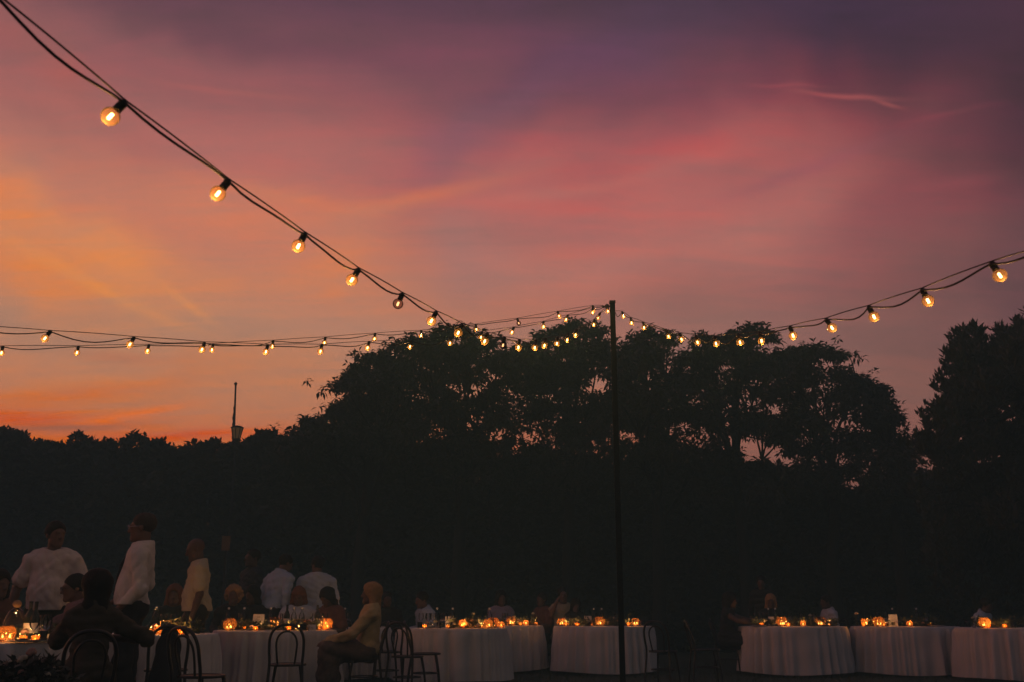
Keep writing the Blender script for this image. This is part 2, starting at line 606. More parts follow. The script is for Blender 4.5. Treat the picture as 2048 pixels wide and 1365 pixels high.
n = 26000
gxp = RNG.uniform(-9.5, 10.5, n)
gyp = 7.2 + 14 * RNG.random(n) ** 1.3
hgt = RNG.uniform(0.03, 0.075, n)
ang = RNG.uniform(0, 2 * np.pi, n)
wd = 0.006
b0 = np.stack([gxp - wd * np.cos(ang), gyp - wd * np.sin(ang), np.full(n, -0.02)], 1)
b1 = np.stack([gxp + wd * np.cos(ang), gyp + wd * np.sin(ang), np.full(n, -0.02)], 1)
b2 = np.stack([gxp + RNG.normal(0, .02, n), gyp + RNG.normal(0, .02, n), hgt], 1)
vv = np.stack([b0, b1, b2], 1).reshape(-1, 3)
grass = obj('grass', mesh_np('grass', vv, np.arange(3 * n).reshape(-1, 3), 'grass_blade', False))
tag(grass, 'short dark grass blades around the table legs', 'grass', kind='stuff')


# ------------------------------------------------------------------ foliage
def interp_profile(prof, Y):
    """photo outline -> (x, z) outline at distance Y"""
    P = np.array([at(px, py, Y)[[0, 2]] for px, py in prof])
    for i in range(1, len(P)):
        P[i, 0] = max(P[i, 0], P[i - 1, 0] + .004)
    return P


def rosettes(C, nl, L, Wd, el_lo, el_hi, rng, droop=0.5, up=None):
    """leaf rosettes: C (n,3) centres; nl leaves each. returns verts, tris"""
    n = len(C)
    k = n * nl
    c = np.repeat(C, nl, 0) + rng.normal(0, 0.02, (k, 3))
    az = rng.uniform(0, 2 * np.pi, k)
    el = rng.uniform(el_lo, el_hi, k)
    ln = L * rng.uniform(0.65, 1.15, k)
    w = Wd * rng.uniform(0.7, 1.15, k)
    d = np.stack([np.cos(az) * np.cos(el), np.sin(az) * np.cos(el), np.sin(el)], 1)
    s = np.stack([-np.sin(az), np.cos(az), np.zeros(k)], 1)
    tw = rng.normal(0, 0.5, k)
    nrm = np.cross(d, s)
    s = s * np.cos(tw)[:, None] + nrm * np.sin(tw)[:, None]
    st = c + d * (0.12 * ln)[:, None]
    mid = st + d * (0.5 * ln)[:, None]
    d2 = d.copy()
    d2[:, 2] -= droop
    d2 /= np.linalg.norm(d2, axis=1)[:, None]
    tip = mid + d2 * (0.55 * ln)[:, None]
    a = mid + s * (w / 2)[:, None]
    b = mid - s * (w / 2)[:, None]
    v = np.stack([st, a, tip, b], 1).reshape(-1, 3)
    o = np.arange(k) * 4
    f = np.concatenate([np.stack([o, o + 1, o + 3], 1), np.stack([o + 1, o + 2, o + 3], 1)])
    return v, f


def limb(mb, a, b, r0, r1, rng, bend=0.25, n=5, seg=6):
    a, b = np.array(a, float), np.array(b, float)
    L = np.linalg.norm(b - a)
    pts, rad = [], []
    off = rng.normal(0, bend * L * 0.25, 3)
    for i in range(seg + 1):
        t = i / seg
        p = a + (b - a) * t + off * math.sin(math.pi * t)
        p[2] += 0.12 * L * math.sin(math.pi * t)
        pts.append(p)
        rad.append(r0 + (r1 - r0) * t)
    mb.tube(pts, rad, n)


def shift_depth(x, z, Y, dy):
    k = (Y + dy) / Y
    return x * k, Y + dy, CAMH + (z - CAMH) * k


def build_tree(name, label, base, trunk_h, clumps, leafmat, rng, nl=9, L=0.17, Wd=0.062, el=(-1.0, 0.75), per=26, crx=0.55, crz=0.24,
               group=None, trunk_r=0.16, droop=0.55, cat='tree'):
    """clumps: world points where foliage sits"""
    base = np.array(base, float)
    root = empty(name, base)
    tag(root, label, cat, group)
    mb = MB()
    top = np.array([0, 0, trunk_h])
    tp = [np.array([0, 0, -0.1]), np.array([rng.normal(0, .06), rng.normal(0, .06), trunk_h * .35]),
          np.array([rng.normal(0, .1), rng.normal(0, .1), trunk_h * .7]), top]
    sp = cr_spline(tp, 5)
    mb.tube(sp, list(np.linspace(trunk_r * 1.25, trunk_r * 0.6, len(sp))), 9)
    obj('trunk', mb.mesh('trunk', 'bark'), root)
    SZ = np.array([c[3] for c in clumps])
    C = np.array([c[:3] for c in clumps]) - base
    # limbs: group clumps by direction into main limbs
    lm = MB()
    kmain = max(4, len(C) // 9)
    idx = rng.choice(len(C), kmain, replace=False)
    mains = C[idx]
    assign = np.argmin(((C[:, None] - mains[None]) ** 2).sum(2), 1)
    for i in range(kmain):
        hub = C[assign == i].mean(0)
        start = np.array(sp[min(len(sp) - 1, int(len(sp) * rng.uniform(0.45, 1.0)))])
        hub2 = start + (hub - start) * 0.72
        limb(lm, start, hub2, trunk_r * 0.42, 0.035, rng)
        for q in C[assign == i]:
            limb(lm, hub2, q, 0.028, 0.006, rng, 0.35, 4, 4)
    obj('branches', lm.mesh('branches', 'bark'), root)
    # foliage rosettes scattered in each clump
    k = per
    off = rng.normal(0, 1, (len(C) * k, 3))
    off /= np.linalg.norm(off, axis=1)[:, None]
    off *= (rng.random(len(off)) ** 0.45)[:, None]
    sc = rng.uniform(0.7, 1.25, len(C)) * SZ
    off *= np.repeat(sc, k)[:, None] * np.array([crx, crx, crz])
    off[rng.random(len(off)) < .09] *= 1.75
    P = np.repeat(C, k, 0) + off
    k1 = np.repeat(SZ, k) >= 0.5
    v, f = rosettes(P[k1], nl, L, Wd, el[0], el[1], rng, droop)
    if (~k1).any():
        P2 = P[~k1][::2]
        v2, f2 = rosettes(P2, nl, L * .62, Wd * .55, el[0], el[1], rng, droop)
        f = np.concatenate([f, f2 + len(v)])
        v = np.concatenate([v, v2])
    obj('crown', mesh_np('crown', v, f, leafmat, False), root)
    return root


def sample_under(prof_xz, x0, x1, zlo, n, rng, margin=0.3):
    """points (x,z) under an outline"""
    xs, zs = prof_xz[:, 0], prof_xz[:, 1]
    out = []
    while len(out) < n:
        x = rng.uniform(x0, x1)
        zt = np.interp(x, xs, zs) - margin
        zl = zlo(x) if callable(zlo) else zlo
        if zt <= zl:
            continue
        out.append((x, zl + (zt - zl) * rng.random() ** 0.85))
    return out


TREE_Y = 25.0
row = [(580, 885), (610, 838), (632, 822), (668, 816), (686, 800), (690, 765), (694, 742), (722, 708), (765, 702), (795, 676), (850, 661), (880, 652),
       (905, 650), (960, 655), (985, 668), (1000, 695), (1030, 695), (1050, 670), (1080, 663), (1110, 648), (1150, 640), (1190, 643),
       (1212, 660), (1235, 696), (1260, 694), (1270, 660), (1290, 648), (1320, 652), (1345, 668), (1356, 700), (1375, 704),
       (1395, 672), (1420, 663), (1440, 674), (1460, 664), (1480, 646), (1525, 648), (1548, 668), (1560, 694), (1600, 686),
       (1650, 694), (1690, 704), (1706, 738), (1720, 748), (1755, 756), (1770, 768), (1778, 795), (1784, 825), (1796, 852), (1806, 885), (1822, 950)]
row_xz = interp_profile(row, TREE_Y)


def zrow(px, py, Y=TREE_Y):
    return at(px, py, Y)[2]


crown_low = np.array([at(px, py, TREE_Y)[[0, 2]] for px, py in
                      [(600, 910), (700, 890), (850, 930), (1000, 975), (1250, 985), (1500, 985), (1650, 975), (1850, 1010)]])
tree_px = [735, 925, 1130, 1300, 1470, 1640, 1765]
tree_lab = ['spreading tree with low drooping left side, behind the lamp beside the hedge',
            'tall leafy tree whose crown stands behind the lowest hanging bulbs',
            'tallest leafy tree just left of the light pole',
            'leafy tree with a narrow tuft of crown just right of the light pole',
            'broad leafy tree behind the dip of the right-hand light string',
            'rounded leafy tree whose crown slopes down to the right',
            'smaller drooping tree with sky showing under its low branches']
tree_x = [xat(p, TREE_Y, 800) for p in tree_px]
rng = np.random.default_rng(5)
clump_sets = {i: [] for i in range(len(tree_px))}
xs_all = []
# rim clumps right along the outline
x = row_xz[0, 0]
while x < row_xz[-1, 0]:
    z = np.interp(x, row_xz[:, 0], row_xz[:, 1])
    xs_all.append((x, rng.normal(0, 0.7), z - rng.uniform(0.10, 0.34), 1))
    x += rng.uniform(0.14, 0.26)
for xx, zz in sample_under(row_xz, row_xz[0, 0], row_xz[-1, 0], lambda q: np.interp(q, crown_low[:, 0], crown_low[:, 1]), 690, rng, 0.36):
    xs_all.append((xx, rng.normal(0, 1.25), zz - .05, 0))
for xx, dy, zz, rim in xs_all:
    d = [abs(xx + rng.normal(0, 0.35) - tx) for tx in tree_x]
    clump_sets[int(np.argmin(d))].append(shift_depth(xx, zz, TREE_Y, dy + 0.4 * math.sin(xx * 1.3)) + ((rng.uniform(.5, .8),) if rim else (1.0,)))
for i, tx in enumerate(tree_x):
    zt = max(c[2] for c in clump_sets[i])
    build_tree('broadleaf_tree', tree_lab[i], (tx, TREE_Y, 0), zt * 0.72, clump_sets[i], 'leaf', np.random.default_rng(100 + i), per=20, L=0.19, Wd=0.068, el=(-1.15, 0.9),
               crx=0.46, crz=0.18, group='broadleaf trees behind the tables', trunk_r=0.15)

# big tree with upright shoots at the right edge
RY = 20.0
rprof = [(1832, 960), (1838, 870), (1846, 818), (1866, 808), (1880, 820), (1886, 780), (1890, 765), (1896, 740), (1900, 700), (1908, 675), (1932, 652), (1962, 650), (1975, 676),
         (1992, 655), (2004, 640), (2014, 664), (2032, 640), (2048, 634), (2120, 560), (2220, 560), (2320, 640), (2380, 760), (2400, 900)]
rp = interp_profile(rprof, RY)
rng = np.random.default_rng(9)
cl = []
x = rp[0, 0]
while x < rp[-1, 0]:
    z = np.interp(x, rp[:, 0], rp[:, 1])
    cl.append(shift_depth(x, z - 0.26, RY, rng.normal(0, .5)) + (0.75,))
    x += rng.uniform(.14, .24)
for xx, zz in sample_under(rp, rp[0, 0] + .2, rp[-1, 0], 1.2, 430, rng, .4):
    cl.append(shift_depth(xx, zz, RY, rng.normal(0, 1.2)) + (1.0,))
build_tree('upright_tree', 'dense dark tree with upright shoots at the right edge of the photo', (xat(2110, RY, 800), RY + .2, 0), 5.6, cl,
           'leaf_upright', rng, nl=9, L=0.16, Wd=0.06, el=(0.35, 1.35), per=24, crx=0.28, crz=0.36, trunk_r=0.2, droop=-0.1)

# hedge: single shrubs grown together
HY = 27.0
hprof = [(-330, 850), (-120, 845), (0, 856), (30, 860), (60, 884), (90, 880), (115, 890), (130, 893), (148, 885), (152, 868), (165, 863), (180, 884), (200, 898),
         (212, 884), (218, 874), (228, 893), (250, 886), (262, 872), (278, 868), (300, 880), (330, 888), (345, 902), (380, 902), (400, 888), (440, 878), (452, 888), (494, 888), (506, 870), (540, 864), (570, 884), (585, 890), (600, 876), (612, 880), (625, 884), (640, 868), (680, 858), (730, 866), (850, 900),
         (960, 905), (1000, 925), (1060, 900), (1130, 930), (1180, 905), (1215, 950), (1260, 925), (1310, 900), (1370, 940), (1430, 915), (1480, 945), (1540, 925), (1600, 960), (1650, 935), (1700, 985), (1740, 960), (1790, 990), (1830, 950), (2000, 930), (2100, 930), (2500, 930)]
hp = interp_profile(hprof, HY)
hx0, hx1 = hp[0, 0], hp[-1, 0]
cuts_px = [-330, -80, 118, 205, 345, 590, 720, 900, 1080, 1260, 1440, 1600, 1740, 1900, 2100, 2500]
h_lab = ['flat-topped hedge shrub with a spreading branch at the left photo edge', 'hedge shrub with a low uneven top behind the man in the white T-shirt',
         'hedge shrub with one knobbly upright shoot left of the tie man', 'hedge shrub with a bushy double top between two shoots',
         'broad hedge shrub around the flared lamp head', 'low hedge shrub between the lamp and the spreading tree',
         'dark hedge shrub under the drooping left tree', 'dark hedge shrub under the tall tree behind the lowest bulbs',
         'dark hedge shrub just left of the light pole', 'dark hedge shrub just right of the light pole',
         'dark hedge shrub under the broad tree right of the pole', 'dark hedge shrub under the rounded sloping tree',
         'low hedge shrub below the gap of sky at right', 'dark hedge shrub left of the upright right-edge tree',
         'dark hedge shrub behind the upright right-edge tree']
for i in range(len(cuts_px) - 1):
    rng = np.random.default_rng(300 + i)
    x0, x1 = xat(cuts_px[i], HY, 950), xat(cuts_px[i + 1], HY, 950)
    wdt = x1 - x0
    cl = []
    x = x0 - 0.1
    while x < x1 + 0.1:
        z = np.interp(x, hp[:, 0], hp[:, 1])
        cl.append(shift_depth(x, z - rng.uniform(.08, .22), HY, rng.normal(0, .3)) + (0.36,))
        x += rng.uniform(.07, .13)
    cell = 0.29
    for gx_ in np.arange(x0 - .1, x1 + .1, cell):
        zt_ = np.interp(gx_, hp[:, 0], hp[:, 1]) - .3
        for gz_ in np.arange(0.15, zt_, cell):
            cl.append(shift_depth(gx_ + rng.uniform(-.15, .15), min(zt_, gz_ + rng.uniform(-.15, .15)) - .06, HY, rng.normal(0, .5)) + (1.0,))
    root = build_tree('hedge_shrub', h_lab[i], ((x0 + x1) / 2, HY, 0), 3.0, cl, 'leaf_hedge', rng, nl=8, L=0.23, Wd=0.15,
                      el=(-0.6, 1.2), per=26, crx=0.42, crz=0.34, group='shrubs of the tall hedge', trunk_r=0.09, droop=0.15, cat='shrub')

# ------------------------------------------------------------------ mast, lamp, board
ms = empty('mast', at(467, 1100, 34)[:2].tolist() + [0])
tag(ms, 'thin leaning mast with scraps caught on it above the hedge', 'mast')
mtop = at(471.5, 768, 34) - np.array(ms.location)
mbot = np.array([0, 0, -0.1])
pts = [mbot + (mtop - mbot) * t for t in np.linspace(0, 1, 12)]
m = MB().tube(pts, list(np.linspace(.06, .032, 12)), 8)
obj('pole', m.mesh('pole', 'post_metal'), ms)
m = MB()
for t in np.linspace(0.77, 0.90, 11):
    p = mbot + (mtop - mbot) * t
    m.ball((p[0] - .025 + random.uniform(-.015, .015), p[1], p[2]), (random.uniform(.025, .05), .05, random.uniform(.06, .13)), 7, 5)
obj('torn_wrap', m.mesh('torn_wrap', 'black_cloth'), ms)
m = MB().ball(tuple(mtop), .06, 8, 6)
obj('finial', m.mesh('finial', 'post_metal'), ms)

LY = 26.1
lc = at(474, 864, LY)
lp = empty('garden_lamp', (lc[0], LY, 0))
tag(lp, 'unlit garden lamp with painted glow in its flared panelled head poking out of the hedge', 'lamp')
obj('post', MB().tube([(0, 0, -.1), (0, 0, lc[2] - .25)], .03, 10).mesh('post', 'post_metal'), lp)
hh = lc[2]
hd = MB()
for k in range(8):
    t0 = 2 * math.pi * (k + .08) / 8
    t1 = 2 * math.pi * (k + .92) / 8
    rb, rt = .085, .152
    v = [(rb * math.cos(t0), rb * math.sin(t0), hh - .2), (rb * math.cos(t1), rb * math.sin(t1), hh - .2),
         (rt * math.cos(t1), rt * math.sin(t1), hh + .1), (rt * math.cos(t0), rt * math.sin(t0), hh + .1)]
    w = MB().add(v, [(0, 1, 2, 3)])
    obj('pane', w.mesh('pane', 'lamp_pane_glow', False), lp)
for k in range(8):
    t = 2 * math.pi * k / 8
    hd.tube([(.088 * math.cos(t), .088 * math.sin(t), hh - .21), (.158 * math.cos(t), .158 * math.sin(t), hh + .11)], .012, 5)
hd.lathe([(.001, hh - .27), (.05, hh - .26), (.095, hh - .21), (.095, hh - .19)], 16)
obj('frame', hd.mesh('frame', 'post_metal'), lp)
obj('cap', MB().lathe([(.13, hh + .085), (.172, hh + .1), (.168, hh + .115), (.12, hh + .145), (.05, hh + .163), (.001, hh + .167)], 20).mesh('cap', 'post_metal'), lp)

# a wooden board on a post, faint behind the guests
by = 18.5
bc = at(452, 1087, by)
bd = empty('wooden_board', (bc[0], by, 0))
tag(bd, 'faint brown wooden board on a stake behind the standing guests', 'sign board')
obj('stake', MB().box((0, .03, bc[2] / 2), (.03, .03, bc[2] + .2)).mesh('stake', 'post_metal', False), bd)
obj('board', MB().box((0, 0, bc[2]), (.15, .025, .26)).mesh('board', 'wood_board', False), bd)

# ------------------------------------------------------------------ light pole and strings
PY = 13.0
ptop = at(1224.5, 600, PY)
pole = empty('light_pole', (ptop[0], PY, 0))
tag(pole, 'square dark light pole carrying the ends of the bulb strings', 'pole')
obj('post', MB().box((0, 0, ptop[2] / 2 - .04), (.066, .066, ptop[2] - .02)).mesh('post', 'pole_paint', False), pole)
obj('cap', MB().box((0, 0, ptop[2] - .035), (.082, .082, .03)).mesh('cap', 'post_metal', False), pole)
obj('foot_plate', MB().box((0, 0, .0), (.25, .25, .02)).mesh('foot_plate', 'post_metal', False), pole)
hk = MB()
hk.ball((-.075, -.02, ptop[2] - .10), .034, 10, 7)
hk.tube([(-.03, -.02, ptop[2] - .10), (-.12, -.02, ptop[2] - .105)], .011, 6)
hk.ball((-.125, -.02, ptop[2] - .108), .018, 8, 6)
obj('hook', hk.mesh('hook', 'post_metal'), pole)

BD = 0.06  # bulb diameter
bulb_me = MB().lathe([(.001, -.03), (.009, -.0287), (.0165, -.0252), (.0235, -.0188), (.0282, -.0103), (.03, 0), (.0288, .0088), (.0245, .0172),
                      (.0178, .0238), (.013, .0275), (.0125, .033)], 20).mesh('bulb', 'glass_bulb')
bulb_me_s = bulb_me.copy()
bulb_me_s.materials.clear()
bulb_me_s.materials.append(MATS['glass_bulb_smoke'])
sock_me = MB().lathe([(.0125, .0265), (.0155, .028), (.0155, .036), (.0142, .037), (.0158, .043), (.0142, .049), (.0155, .05), (.0155, .061), (.011, .066), (.001, .067)],
                     14).box((0, 0, .066), (.022, .014, .012)).mesh('socket', 'socket_plastic')
fil_me = MB().tube([(0, 0, -.013), (0, 0, -.011), (0, 0, .009), (0, 0, .0115)], [.003, .0056, .0056, .003], 8).mesh('filament', 'filament')
fil_me_w = fil_me.copy()
fil_me_w.materials.clear()
fil_me_w.materials.append(MATS['filament_weak'])
bl = bpy.data.lights.new('bulb_light', 'POINT')
bl.energy = 1.2
bl.color = (1.0, 0.56, 0.24)
bl.shadow_soft_size = 0.004


def plane_hit(px, py, P, Q):
    """where the sight line meets the vertical plane a string hangs in"""
    d = ray(px, py)
    e = Q - P
    # t*(dx,dy) = P + s*e
    A = np.array([[d[0], -e[0]], [d[1], -e[1]]])
    t, s = np.linalg.solve(A, P)
    return np.array([0, 0, CAMH]) + d * t


def light_string(label, bulbs, far_plan, start, end_extra, weak=()):
    """bulbs: (px,py,tilt deg) in order away from the pole end"""
    P = np.array([ptop[0], PY])
    Q = np.array(far_plan)
    root = empty('string_lights', tuple(start))
    tag(root, label, 'string lights', 'festoon strings tied to the pole')
    org = np.array(start)
    cen = [plane_hit(b[0], b[1], P, Q) for b in bulbs]
    att = []
    for b, c in zip(bulbs, cen):
        t = R(b[2])
        ax = np.array([math.sin(t), 0.10, math.cos(t)])
        ax /= np.linalg.norm(ax)
        att.append((c + ax * 0.068, ax))
    pts = [org] + [a for a, _ in att]
    ext = [np.array(e) for e in end_extra(pts)]
    pts = pts + ext
    rg = np.random.default_rng(len(bulbs) * 7)
    # carrier wire: taut
    cw = []
    lw = []
    for i in range(len(pts) - 1):
        a, b = pts[i], pts[i + 1]
        L = np.linalg.norm(b - a)
        sg = min(0.055, 0.07 * L) * rg.uniform(0.5, 1.2)
        sd = rg.normal(0, .01)
        for k in range(8):
            t = k / 8
            s4 = 4 * t * (1 - t)
            skew = t ** (0.8 if rg.random() < 0 else 1.0)
            p = a + (b - a) * t
            cw.append(p + np.array([0, 0, .004 + 0.004 * s4]) - org)
            lw.append(p + np.array([sd * s4, sd * s4, -.006 - sg * s4 * (0.75 + 0.5 * math.sin(3.1 * t + i))]) - org)
    cw.append(pts[-1] - org)
    lw.append(pts[-1] - org)
    obj('carrier_wire', MB().tube(cw, .0032, 6).mesh('carrier_wire', 'cable_rubber'), root)
    obj('cable', MB().tube(lw, .0048, 6).mesh('cable', 'cable_rubber'), root)
    for i, ((a, ax), c) in enumerate(zip(att, cen)):
        z = Vector(ax)
        q = z.to_track_quat('Z', 'Y')
        M = Matrix.Translation(Vector(c - org)) @ q.to_matrix().to_4x4()
        wk = i in weak
        b = obj('bulb', bulb_me_s if wk else bulb_me, root, matrix=M)
        obj('socket', sock_me, b)
        obj('filament', fil_me_w if wk else fil_me, b)
        if not wk:
            obj('bulb_light', bl, b, loc=(0, 0, -.0195))
    return root


s_near = [(1215.8, 622.8, 0), (1196.3, 635.3, 25), (1187.4, 649.7, 8), (1151, 670.5, 10), (1134.4, 680.4, 10), (1113.8, 687.4, 8), (1089, 691.3, 10), (1069.6, 695.8, 8), (1036.8, 695.2, 8),
          (1006, 691, 10), (969.4, 682.8, 18), (916.5, 666, 22), (863, 642, 26), (796, 608, 20), (704, 560, 28), (597, 492.5, 22), (436, 387.5, 32), (221, 233, 34)]
P3 = ptop + np.array([-.10, -.03, -.12])


def ext_px(pxs, plan):
    P = np.array([ptop[0], PY])

    def f(pts):
        return [plane_hit(a, b, P, np.array(plan)) for a, b in pxs]
    return f


plan1 = at(221, 233, 2.85)[:2]
light_string('nearest bulb string swooping from the upper left corner down to the pole', s_near, plan1, P3,
             ext_px([(-2, -6), (-420, -380)], plan1), weak=(9, 13))
s_mid = [(1185.2, 625.8, 5), (1132.3, 639.4, 22), (1087.2, 653.6, 0), (1024, 664.8, 20), (962, 674.8, 10), (900, 686.5, 10), (820, 693.5, 10), (735, 696, 14), (641, 703, 8), (532, 704, 10),
         (404, 699.5, 14), (260, 689, 24), (90, 677, 30)]
plan2 = at(90, 677, 7.2)[:2]
light_string('middle bulb string running level from the left edge to the pole', s_mid, plan2, P3 + np.array([-.02, 0, .02]),
             ext_px([(-90, 650), (-330, 620)], plan2))
s_far = [(1187, 621, -8), (1118.4, 632.5, -18), (1037.5, 646.8, -16), (952.9, 659, -10), (842, 672, 2), (749, 678, 4), (649, 686, 6), (545, 693, 2), (424, 700, 6), (295, 702, 6), (154, 705.5, 4), (3, 706, 2)]
plan3 = at(154, 706, 9.7)[:2]
light_string('far bulb string crossing behind the middle one from the left edge', s_far, plan3, P3 + np.array([-.02, .02, .03]),
             ext_px([(-160, 690), (-400, 684)], plan3), weak=(2,))
s_right = [(1247, 633, -14), (1263, 646, -4), (1288, 655.5, -5), (1337, 673, -8), (1363, 679, -16), (1395, 685, -8), (1432, 687.5, -6), (1480, 685, -8), (1523, 682, -4), (1586, 671.5, -12),
           (1664, 656, -28), (1748, 634, -20), (1856, 602, -18), (1999.5, 551, -24)]
plan4 = at(1999, 551, 4.1)[:2]
light_string('bulb string rising from the pole to the right edge of the photo', s_right, plan4, ptop + np.array([.03, -.03, -.17]),
             ext_px([(2110, 490), (2600, 240)], plan4))

# ------------------------------------------------------------------ tables
TZ = 0.75
TABLES = {}


def cloth_mesh(r, seed, hem=0.03):
    rg = np.random.default_rng(seed)
    nt = 384
    th = np.linspace(0, 2 * np.pi, nt, endpoint=False)
    nf = int(rg.integers(23, 29))
    ph = rg.uniform(0, 6.28, 6)
    warp = th + 0.07 * np.sin(3 * th + ph[0]) + 0.06 * np.sin(5 * th + ph[1]) + 0.03 * np.sin(9 * th + ph[2])
    w = np.cos(nf * warp + ph[3])
    fold = (2 * (0.5 + 0.5 * w) ** 1.7 - 0.75) * (0.65 + 0.35 * np.sin(4 * th + ph[4])) + 0.35 * np.cos((nf * 2 + 1) * warp + ph[5])
    rows = []
    for t in np.linspace(0.02, 0.985, 7):
        rows.append((r * t * np.ones(nt), np.full(nt, TZ)))
    rows.append((np.full(nt, r - .002), np.full(nt, TZ - .001)))
    rows.append((np.full(nt, r + .004), np.full(nt, TZ - .006)))
    rows.append((np.full(nt, r + .007), np.full(nt, TZ - .018)))
    for s in np.linspace(0.06, 1, 12):
        z = TZ - s * (TZ - hem)
        rad = r + .012 + 0.028 * s ** 1.1 + fold * 0.062 * s ** 0.5 + 0.006 * np.sin(11 * s + 3 * th + ph[2])
        zz = np.full(nt, z)
        if s == 1:
            zz = z + 0.012 * np.sin(3 * th + ph[1]) + 0.006 * fold
        rows.append((rad, zz))
    V = np.concatenate([np.stack([rr * np.cos(th), rr * np.sin(th), zz], 1) for rr, zz in rows])
    F = []
    for i in range(len(rows) - 1):
        a = i * nt + np.arange(nt)
        b = i * nt + (np.arange(nt) + 1) % nt
        F.append(np.stack([a, b, b + nt, a + nt], 1))
    V = np.concatenate([V, [[0, 0, TZ]]])
    F = np.concatenate(F)
    return V, F


leg_me = MB().lathe([(.30, 0.0), (.30, .02), (.05, .04), (.035, .08), (.035, TZ - .05), (.09, TZ - .035)], 16).mesh('pedestal', 'post_metal')


def table(key, x, y, r, label, phrase, seed):
    t = empty('banquet_table', (x, y, 0), seed * 0.7)
    tag(t, label, 'table', 'round tables under long white cloths')
    V, F = cloth_mesh(r, seed)
    obj('tablecloth', mesh_np('tablecloth', V, F, 'linen'), t)
    obj('tabletop', MB().lathe([(.001, TZ - .034), (r - .01, TZ - .034), (r - .004, TZ - .02), (r - .01, TZ - .006), (.001, TZ - .006)], 48).mesh('tabletop', 'wood_board'), t)
    obj('pedestal', leg_me, t)
    TABLES[key] = (x, y, r, phrase)


table('T1', -4.50, 8.85, .85, 'dim round table at the left edge before the white T-shirt man', 'the leftmost table', 1)
table('T2a', -4.12, 11.6, .80, 'round table half hidden behind the dark-haired woman with the bent elbow', 'the second table from the left', 2)
table('T2b', -3.17, 13.9, .80, 'crowded round table left of the woman in the tan blazer', "the blazer woman's table", 3)
table('T3', -2.43, 16.0, .55, 'small round table seen behind the woman in the tan blazer', 'the small table behind the blazer', 4)
table('B', -0.89, 15.5, .80, 'round table behind the empty bentwood chairs at photo centre', 'the table behind the empty chairs', 5)
table('B2', -0.31, 18.2, .85, 'round table peeping out behind the right end of the nearer one', 'the half-hidden table', 6)
table('C', 1.56, 17.6, .84, 'round table standing behind the light pole', 'the table behind the pole', 7)
table('R1', 4.68, 17.3, .87, 'leftmost of the three round tables at right, with the wine glasses', 'the wine-glass table at right', 8)
table('R2', 6.52, 17.2, .85, 'middle of the three round tables at right, with the motif card', 'the second table from the right', 9)
table('R3', 7.70, 15.85, .86, 'round table cut off by the right edge of the photo', 'the rightmost table', 10)

# ------------------------------------------------------------------ tableware
bowl_prof = lambda r: [(.001, .006), (r * .35, .004), (r * .62, r * .10), (r * .88, r * .42), (r, r * .90), (r * .93, r * 1.32), (r * .72, r * 1.62), (r * .62, r * 1.70), (r * .64, r * 1.74)]
cl_light = bpy.data.lights.new('candle_light', 'POINT')
cl_light.energy = 0.75
cl_light.color = (1.0, 0.46, 0.14)
cl_light.shadow_soft_size = 0.008
tea_me = MB().lathe([(.001, 0), (.019, 0), (.0195, .016), (.016, .0165), (.001, .0145)], 14).mesh('candle', 'wax')
flame_me = MB().lathe([(.0005, .0), (.0045, .006), (.0062, .013), (.0045, .022), (.002, .030), (.0003, .036)], 10).mesh('flame', 'flame')
_bowls = {}
COUNT = {}
ORD = ['first', 'second', 'third', 'fourth', 'fifth', 'sixth', 'seventh', 'eighth', 'ninth', 'tenth', 'eleventh', 'twelfth', 'thirteenth', 'fourteenth', 'fifteenth']
PENDING = []


def place(kind, key, px, dy, builder, adj, cat, group):
    """put a piece of tableware on a table; labels are settled once all of a kind are known"""
    x, y, r, ph = TABLES[key]
    Y = y + dy
    X = xat(px, Y, 1245)
    dd = math.hypot(X - x, dy)
    if dd > r - .07:
        k = (r - .07) / dd
        X, Y = x + (X - x) * k, y + dy * k
    o = builder((X, Y, TZ + .0015))
    o['group'] = group
    o['category'] = cat
    PENDING.append((key, kind, adj, X / Y, o))
    return o


def bowl(rad, ncand):
    key = (round(rad, 3))

    def b(loc):
        if key not in _bowls:
            _bowls[key] = MB().lathe(bowl_prof(rad), 28).mesh('bowl', 'glass_amber')
        t = empty('candle_bowl', loc, random.uniform(0, 6))
        obj('bowl', _bowls[key], t)
        for i in range(ncand):
            a = 2 * math.pi * i / max(1, ncand) + random.uniform(-.3, .3)
            rr = rad * (.36 if ncand > 1 else 0)
            c = obj('candle', tea_me, t, loc=(rr * math.cos(a), rr * math.sin(a), rad * .10 + .012))
            obj('flame', flame_me, c, loc=(0, 0, .016), scale=random.uniform(.6, .95))
        obj('candle_light', cl_light, t, loc=(0, 0, rad * .1 + (.06 if ncand > 1 else .078)))
        return t
    return b


tea_glass_me = MB().lathe([(.001, .003), (.024, .003), (.028, .01), (.033, .055), (.032, .056), (.0265, .012)], 18).mesh('glass', 'glass_amber')


def tealight(loc):
    t = empty('tea_light', loc)
    obj('glass', tea_glass_me, t)
    c = obj('candle', tea_me, t, loc=(0, 0, .006))
    obj('flame', flame_me, c, loc=(0, 0, .016))
    obj('candle_light', cl_light, t, loc=(0, 0, .072))
    return t


cb_me = MB().lathe([(.001, .004), (.034, .004), (.038, .012), (.038, .165), (.035, .19), (.022, .222), (.0145, .24), (.0135, .262), (.016, .264), (.016, .272), (.013, .273)], 20).mesh('bottle_glass', 'glass_clear')
cbs_me = MB().lathe([(.001, .266), (.0125, .266), (.014, .275), (.016, .284), (.012, .293), (.001, .296)], 12).mesh('stopper', 'porcelain')
cbw_me = MB().tube([(.016, 0, .255), (.02, 0, .275), (.012, 0, .293), (-.012, 0, .293), (-.02, 0, .275), (-.016, 0, .255)], .0018, 5).mesh('wire_bail', 'steel')


